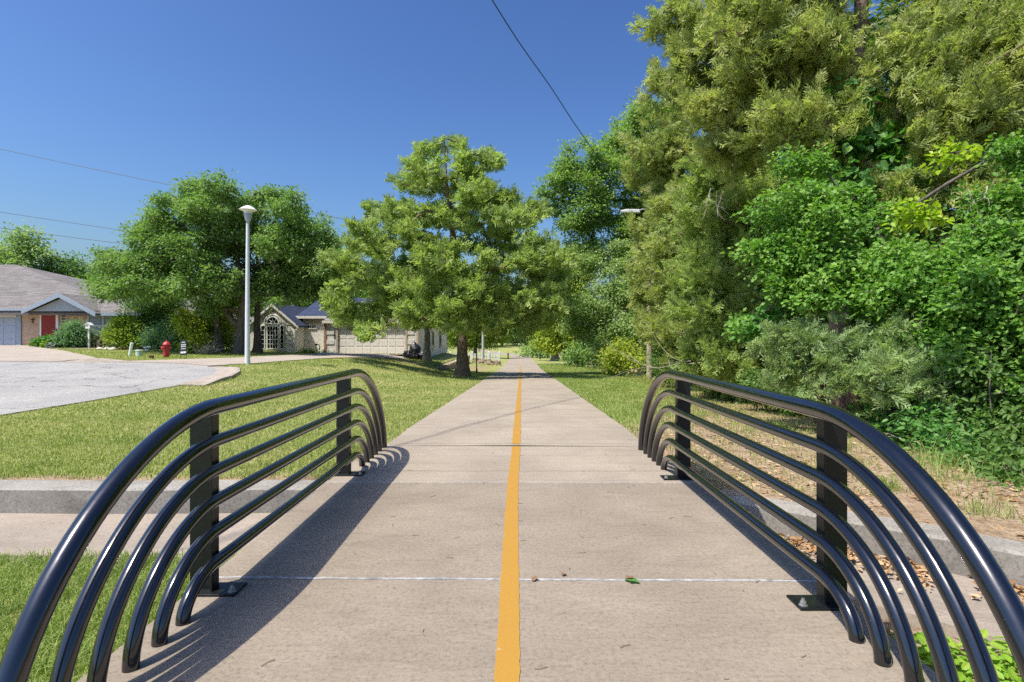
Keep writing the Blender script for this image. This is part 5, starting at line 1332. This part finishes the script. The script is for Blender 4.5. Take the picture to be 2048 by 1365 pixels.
def house_a():
    Yf = 37.8; zb = .70
    r = thing('brick_house', (-32, 44, zb), 'single storey tan brick house with grey shingle roof and red door', 'house')
    MB().box(-32.55, -24.95, Yf, 55, zb-.3, 3.02).build('wall', M['brick'], r)
    MB().box(-46, -32.55, Yf+.05, 55, zb-.3, 3.02).build('wall', M['panel'], r)
    MB().box(-31.9, -26.6, Yf-.02, Yf-.001, 2.80, 3.02).build('brick_course', M['soldier'], r)
    # main hip roof
    ex = -24.25; yf = 37.15; ze = 2.86
    A = [(-62, yf, ze+.30), (ex, yf, ze), (-41, 47, 7.25), (-62, 47, 7.25), (ex, 57, ze), (-62, 57, ze)]
    B = [(x, y, z-.16) for x, y, z in A]
    rf = MB().add(A+B, [(0, 1, 2, 3), (1, 4, 2), (4, 5, 3, 2), (6, 7, 1, 0), (7, 10, 4, 1), (10, 11, 5, 4), (6, 11, 10, 7)])
    roof = rf.build('roof', M['shingle'], r)
    MB().box(-62, -31.45, yf-.05, yf-.002, 3.02, 3.15).build('gutter', M['trim'], roof)
    MB().box(-26.95, ex+.05, yf-.05, yf-.002, ze-.17, ze+.02).build('gutter', M['trim'], roof)
    # porch gable
    ap = Vector((-29.22, 36.7, 4.02)); le = Vector((-31.62, 36.7, 2.92)); re = Vector((-26.85, 36.7, 2.74))
    for e in (le, re):
        d = (e-ap); up = Vector((0, 0, .1))
        MB().prism([ap+up, e+up, e, ap], (0, 3.9, 0)).build('porch_roof', M['shingle'], roof)
        MB().prism([ap+Vector((0, -.05, .13)), e+Vector((0, -.05, .13)), e+Vector((0, -.05, -.13)), ap+Vector((0, -.05, -.16))], (0, .046, 0)).build('fascia', M['trim'], roof)
    MB().prism([(-29.22, 36.95, 3.85), (-31.2, 36.95, 2.98), (-27.25, 36.95, 2.98)], (0, .06, 0)).build('gable_panel', M['panel'], r)
    MB().box(-31.3, -27.1, 36.97, Yf, 2.98, 3.03).build('soffit', M['panel'], r)
    # garage door
    gd = MB().box(-38.6, -32.9, Yf-.03, Yf+.045, zb, 2.60)
    for i in range(7):
        for j in range(4):
            x0 = -38.5+i*.81; z0 = zb+.06+j*.465; gd.box(x0, x0+.70, Yf-.05, Yf-.031, z0, z0+.37)
    gd.build('garage_door', M['garage'], r, bevel=.008)
    MB().box(-32.88, -32.58, Yf-.06, Yf+.04, zb-.1, 3.02).build('garage_trim', M['trim'], r)
    MB().box(-38.7, -32.9, Yf-.06, Yf+.04, 2.605, 3.02).build('garage_trim', M['header'], r)
    MB().box(-46, -31.5, 37.2, Yf+.1, 3.022, 3.06).build('soffit', M['panel'], r)
    # front door
    x0, x1 = P(84.5, 0, Yf).x, P(113.5, 0, Yf).x; zt = P(0, 631, Yf).z
    d = MB().box(x0, x1, Yf-.06, Yf-.03, zb, zt).build('door', M['red'], r)
    MB().box(x0-.1, x0, Yf-.09, Yf-.001, zb, zt+.1).box(x1, x1+.16, Yf-.09, Yf-.001, zb, zt+.1).box(x0, x1, Yf-.088, Yf-.001, zt, zt+.098).build('door_frame', M['white'], d)
    MB().box(x1+.06, x1+.09, Yf-.15, Yf-.091, zb+.95, zb+1.15).build('handle', M['black'], d)
    # glass block sidelight
    x0 = P(124, 0, Yf).x; s = MB()
    g = MB().box(x0-.02, x0+.22, Yf-.01, Yf-.003, 1.55, 2.83).build('sidelight', M['white'], r)
    for k in range(6): s.box(x0, x0+.20, Yf-.03, Yf-.0105, 1.57+k*.21, 1.57+k*.21+.17)
    s.build('glass_block', M['gblock'], g)
    # big window
    x0, x1 = P(178, 0, Yf).x, P(236, 0, Yf).x
    window(r, x0, x1, Yf-.002, P(0, 672, Yf).z, P(0, 632, Yf).z, 2, 2, M['white'], M['blind'], .06, .07)
    text('house_number', '1029', (P(47, 0, Yf-.08).x, Yf-.075, 2.86), .36, r, M['text'], .012, .012)
    MB().box(P(45, 0, Yf).x, P(58, 0, Yf).x, Yf-.06, Yf-.001, 2.70, 3.0).build('number_board', M['header'], r)
    x = P(65, 0, Yf-.05).x; z = P(0, 641.5, Yf).z
    c = MB().box(x-.035, x+.035, Yf-.06, Yf-.02, z-.16, z+.16).box(x-.11, x-.035, Yf-.058, Yf-.02, z+.03, z+.09).box(x+.035, x+.11, Yf-.058, Yf-.02, z+.03, z+.09)
    tag(c.build('wall_cross', M['dwood']), 'small dark cross hanging on the brick wall by the garage', 'cross')
house_a()

# ------------------------------------------------------------------ cream house with navy roof
def house_b():
    zb = .06
    r = thing('cream_house', (-12, 44, zb), 'cream painted brick house with navy roof, arched window and garage', 'house')
    Yg = 39.4; xl, xr = -18.15, -15.05; ze = 2.20; xa = (xl+xr)/2; za = 3.50
    # gable bay, recess and garage front
    MB().prism([(xl, Yg, zb-.3), (xr, Yg, zb-.3), (xr, Yg, ze), (xa, Yg, za), (xl, Yg, ze)], (0, 9, 0)).build('wall', M['wbrick'], r)
    MB().box(xr, -13.15, 41.2, 50, zb-.3, 2.62).build('wall', M['wbrick'], r)
    xg0, xg1 = P(676, 0, 40).x, P(811, 0, 40).x
    MB().box(-13.15, xg0, 40, 50, zb-.3, 2.6).box(xg1, -6.65, 40, 50, zb-.3, 2.6).box(xg0, xg1, 40, 50, 2.2, 2.6).build('wall', M['wbrick'], r)
    MB().box(-6.9, -6.645, 50, 58, zb-.4, 2.6).box(-6.78, -6.62, 40.02, 50, zb-.4, 2.59).build('wall', M['lap'], r)
    # gable roof
    rf = MB(); ov = .28
    sl_ = (za-ze)/(xr-xa)
    for s in (-1, 1):
        x1 = xa+s*((xr-xa)+ov); z1 = ze-sl_*ov
        rf.prism([(xa, Yg-.1, za+.02), (x1, Yg-.1, z1+.02), (x1, Yg-.1, z1+.12), (xa, Yg-.1, za+.14)], (0, 9, 0))
    roof = rf.build('roof', M['navy'], r)
    for s in (-1, 1):
        x1 = xa+s*((xr-xa)+ov); z1 = ze-sl_*ov
        MB().prism([(xa, Yg-.14, za+.11), (x1, Yg-.14, z1+.09), (x1, Yg-.14, z1-.09), (xa, Yg-.14, za-.08)], (0, .036, 0)).build('fascia', M['cream'], roof)
    # main roof
    A = [(-15.6, 41.0, 2.66), (-13.3, 41.0, 2.66), (-13.3, 39.86, 2.66-.36), (-6.2, 39.86, 2.3), (-6.2, 58.4, 2.3), (-9.5, 49, 4.5), (-16.5, 49, 4.5), (-16.5, 58.4, 2.3)]
    A = [(x, y, z+.12) for x, y, z in A]
    B = [(x, y, z-.14) for x, y, z in A]; n = 8
    MB().add(A+B, [(0, 1, 5, 6), (1, 2, 3, 5), (3, 4, 5), (4, 7, 6, 5), (9, 8, 0, 1)[1:]+() if False else (8, 9, 1, 0), (10, 11, 3, 2), (11, 12, 4, 3), (9, 10, 2, 1), (8, 15, 12, 11, 10, 9)]).build('roof', M['navy'], r)
    MB().box(-15.6, -13.25, 40.94, 40.998, 2.62, 2.80).box(-13.3, -6.15, 39.80, 39.858, 2.26, 2.44).build('gutter', M['cream'], r)
    MB().box(-15.1, -13.2, 41.12, 41.198, 2.30, 2.62).build('frieze', M['tan'], r)
    MB().box(xr-.02, xr+.25, Yg+.02, Yg+.5, ze-.32, ze-.12).build('soffit', M['tan'], r)
    # downspout
    MB().tube([(xr+.3, Yg-.1, ze-.12), (xr+.26, Yg-.08, ze-.3), (xr+.05, Yg-.07, ze-.52), (xr+.02, Yg-.07, ze-.62), (xr+.02, Yg-.07, zb+.2), (xr-.12, Yg-.16, zb+.05)], .042, 10).build('downspout', M['cream'], r, True)
    # windows of the gable
    zx = lambda py: P(0, py, Yg).z
    xw = lambda px: P(px, 0, Yg).x
    y = Yg-.002
    window(r, xw(535.5), xw(556), y, zx(697), zx(653.5), 4, 5, M['white'], M['glass'], .05, .025)
    window(r, xw(523), xw(529), y, zx(697), zx(652.5), 1, 5, M['white'], M['glass'], .045, .025)
    window(r, xw(561.5), xw(567.5), y, zx(697), zx(652.5), 1, 5, M['white'], M['glass'], .045, .025)
    cxw = xw(545.7); R_ = .37; zc = zx(646.5)
    arc = [(cxw+R_*math.cos(a), y-.02, zc+R_*math.sin(a)) for a in np.linspace(0, math.pi, 15)]
    aw = MB().tube([(cxw+(R_+.05)*math.cos(a), y-.03, zc+(R_+.05)*math.sin(a)) for a in np.linspace(0, math.pi, 17)], .05, 8).box(cxw-R_-.1, cxw+R_+.1, y-.07, y, zc-.07, zc-.001)
    for a in (math.pi/4, math.pi/2, 3*math.pi/4):
        aw.tube([(cxw+.1*math.cos(a), y-.03, zc+.1*math.sin(a)), (cxw+R_*math.cos(a), y-.03, zc+R_*math.sin(a))], .018, 6)
    aw.tube([(cxw+.13*math.cos(a), y-.03, zc+.13*math.sin(a)) for a in np.linspace(0, math.pi, 9)], .018, 6)
    aw = aw.build('arched_window', M['white'], r)
    MB().prism(arc, (0, .015, 0)).build('pane', M['glass'], aw)
    br = MB().tube([(cxw+(R_+.20)*math.cos(a), y-.01, zc+(R_+.20)*math.sin(a)) for a in np.linspace(0, math.pi, 17)], .06, 6); br.build('brick_arch', M['wbrick'], r)
    MB().box(xw(519), xw(572), y-.05, y, zx(700.5), zx(699)).build('sill', M['cream'], r)
    # transom in the recess
    window(r, P(616, 0, 41.2).x, P(632, 0, 41.2).x, 41.198, P(0, 657, 41.2).z, P(0, 651, 41.2).z, 4, 1, M['cream'], M['glass'], .04, .03)
    # quoins
    xq = P(650.5, 0, 40).x
    for k in range(7):
        z0 = zb+.05+k*.34
        MB().box(xq-.09, xq+.09, 39.955, 39.999, z0, z0+.33).build('quoin', M['quoin'], r)
        if k % 2 == 0:
            [MB().box(*q).build('quoin', M['wbrick'], r) for q in ((xq+.1, xq+.62, 39.965, 39.999, z0, z0+.30), (xr-.62, xr, Yg-.03, Yg-.001, z0, min(z0+.30, ze)), (xg1+.15, xg1+.62, 39.965, 39.999, z0, z0+.30))]
    # garage door
    gd = MB().box(xg0, xg1, 40.06, 40.10, zb, 2.2)
    for j in range(4):
        for i in range(8):
            x0 = xg0+.06+i*(xg1-xg0-.08)/8; gd.box(x0, x0+.48, 40.045, 40.059, zb+.07+j*.53, zb+.07+j*.53+.41)
    gd.build('garage_door', M['cream'], r, bevel=.006)
    MB().box(xg0-.14, xg0, 39.95, 40.05, zb, 2.2).box(xg1, xg1+.12, 39.95, 40.05, zb, 2.2).box(xg0-.14, xg1+.12, 39.948, 39.999, 2.2, 2.32).build('garage_trim', M['tan'], r)
    text('house_number', '5', (P(669.5, 0, 40).x, 39.985, P(0, 669, 40).z), .26, r, M['text'], .012, .006)
    text('house_number', '5', (P(669.5, 0, 40).x, 39.985, P(0, 675, 40).z), .26, r, M['text'], .012, .006)
    # side wall windows and corner boards
    for ya, yb_ in ((47.0, 48.0), (52.0, 53.0)):
        w_ = MB().box(-6.62, -6.575, ya-.1, ya, .35, 1.75).box(-6.62, -6.575, yb_, yb_+.1, .35, 1.75).box(-6.62, -6.577, ya, yb_, 1.65, 1.75).box(-6.62, -6.56, ya, yb_, .25, .35).build('window', M['tan'], r)
        MB().box(-6.612, -6.60, ya, yb_, .35, 1.65).build('pane', M['glass'], w_)
    MB().box(-6.72, -6.58, 39.96, 40.019, zb-.3, 2.5).box(-6.70, -6.60, 57.98, 58.1, zb-.4, 2.5).build('corner_board', M['tan'], r)
house_b()
def trash():
    for k, (px, Y, rr, hz_, sq, lb) in enumerate([(829, 38.5, .42, .55, (.85, .8, 1.25), 'tallest black trash bag at the corner of the cream house'), (815, 38.2, .30, .26, (1, .9, .95), 'small black trash bag nearest the garage door'), (845, 38.1, .33, .28, (1, .9, .95), 'squat black trash bag nearest the cedar trunk'), (829, 37.9, .28, .24, (.9, .9, .95), 'black trash bag in front of the tallest bag')]):
        x = P(px, 0, Y).x; z = gz(x, Y)
        o = blob('trash_bag', (x, Y, z+hz_), rr, k+11, M['bag'], None, sq, .35, 4); tag(o, lb, 'trash bag', 'black trash bags heaped beside the garage')
trash()
def hose():
    x, y = P(634, 0, 39.6).x, 39.6; z = gz(x, y)
    r = thing('hose_stand', (x, y, z), 'dark hose stand on a post in the recess of the cream house', 'hose stand')
    MB().tube([(x-.06, y, z-.05), (x-.06, y, z+.62)], .03, 8).build('post', M['grey'], r, True)
    MB().box(x-.16, x+.06, y-.06, y+.06, z+.60, z+.68).build('bracket', M['black'], r)
    MB().tube([(x+.07+.13*math.cos(a), y-.05+.004*a, z+.46+.17*math.sin(a)) for a in np.linspace(0, 6*math.pi, 60)], .022, 6).build('hose', M['black'], r, True)
hose()

# ------------------------------------------------------------------ stone walls, fence, bollards
def stone_wall(name, a, b, h0, h1, th, label, seed):
    g = random.Random(seed); a = Vector(a); b = Vector(b); d = (b-a); L = d.length; d.normalize(); n = Vector((-d.y, d.x))
    mb = MB()
    s = 0.0
    rows = 7
    z0a = [gz(a.x+d.x*t*L-.0, a.y+d.y*t*L) for t in np.linspace(0, 1, 40)]
    for j in range(rows):
        s = g.uniform(-.2, 0)
        while s < L:
            l = g.uniform(.18, .5); sc = min(max(s+l/2, 0), L); t = sc/L
            base = min(float(path_z(a.y+d.y*sc)), gz(a.x+d.x*sc+.4, a.y+d.y*sc))-.1
            H = h0+(h1-h0)*t+.1
            hh = H/rows; z = base+j*hh; off = g.uniform(-.05, .05); zj = g.uniform(-.015, .015)
            s0 = max(s, 0)+.008; s1 = min(s+l, L)-.008
            if s1-s0 > .05:
                c0 = a+d*s0; c1 = a+d*s1; w0 = th/2+off; w1 = th/2-off*.5
                q = [c0-n*w0, c1-n*w0, c1+n*w1, c0+n*w1]
                vs = [(p.x, p.y, z+zj) for p in q]+[(p.x+g.uniform(-.02, .02), p.y+g.uniform(-.02, .02), z+zj+hh*g.uniform(.9, 1.05)) for p in q]
                mb.add(vs, [(0, 3, 2, 1), (4, 5, 6, 7), (0, 1, 5, 4), (1, 2, 6, 5), (2, 3, 7, 6), (3, 0, 4, 7)])
            s += l
    tag(mb.build('stone_wall', M['stone'], bevel=.012), label, 'stone wall', 'dry stone walls by the path')
stone_wall('stone_wall', (-4.62, 33.6), (-4.5, 57.6), .42, 1.05, .42, 'long dry stone wall rising beside the lawn behind the cedar trunk', 1)
stone_wall('stone_wall', (-4.0, 57.9), (-1.15, 57.2), .8, .5, .4, 'short dry stone wall in front of the picket fence', 2)
def fence():
    y = 60.0; z = float(path_z(y))+.22
    r = thing('picket_fence', (-4, y, z), 'white picket fence behind the short stone wall', 'fence')
    for x in (-6.5, -4.2, -2.45, -1.35):
        p = MB().box(x-.07, x+.07, y-.07, y+.07, z-.4, z+1.08).build('post', M['white'], r)
        MB().add([(x-.09, y-.09, z+1.081), (x+.09, y-.09, z+1.081), (x+.09, y+.09, z+1.081), (x-.09, y+.09, z+1.081), (x, y, z+1.18)], [(0, 3, 2, 1), (0, 1, 4), (1, 2, 4), (2, 3, 4), (3, 0, 4)]).build('post_cap', M['white'], p)
    for zz in (.18, .82): MB().box(-6.5, -1.35, y+.021, y+.06, z+zz, z+zz+.09).build('rail', M['white'], r)
    for x0, x1 in ((-6.43, -4.27), (-4.13, -2.52), (-2.38, -1.42)):
        mb = MB(); n = int((x1-x0)/.15)
        for k in range(n):
            x = x0+.03+(x1-x0)*k/n; mb.prism([(x, y, z+.03), (x+.085, y, z+.03), (x+.085, y, z+.95), (x+.042, y, z+1.0), (x, y, z+.95)], (0, .02, 0))
        mb.build('picket_panel', M['white'], r)
fence()
BOL = 'dark bollards beside the far path'
for x, y, lb in ((-.62, 90, 'dark bollard on the left edge of the far path'), (4.35, 88, 'dark bollard on the right edge of the far path')):
    z = gz(x, y); r = thing('bollard', (x, y, z), lb, 'bollard', BOL)
    MB().lathe([(.1, -.1), (.1, .85)], (x, y, z), 12).build('shaft', M['black'], r, True)
    MB().lathe([(.12, .851), (.12, .9), (.05, .97)], (x, y, z), 12).build('cap', M['black'], r, True)
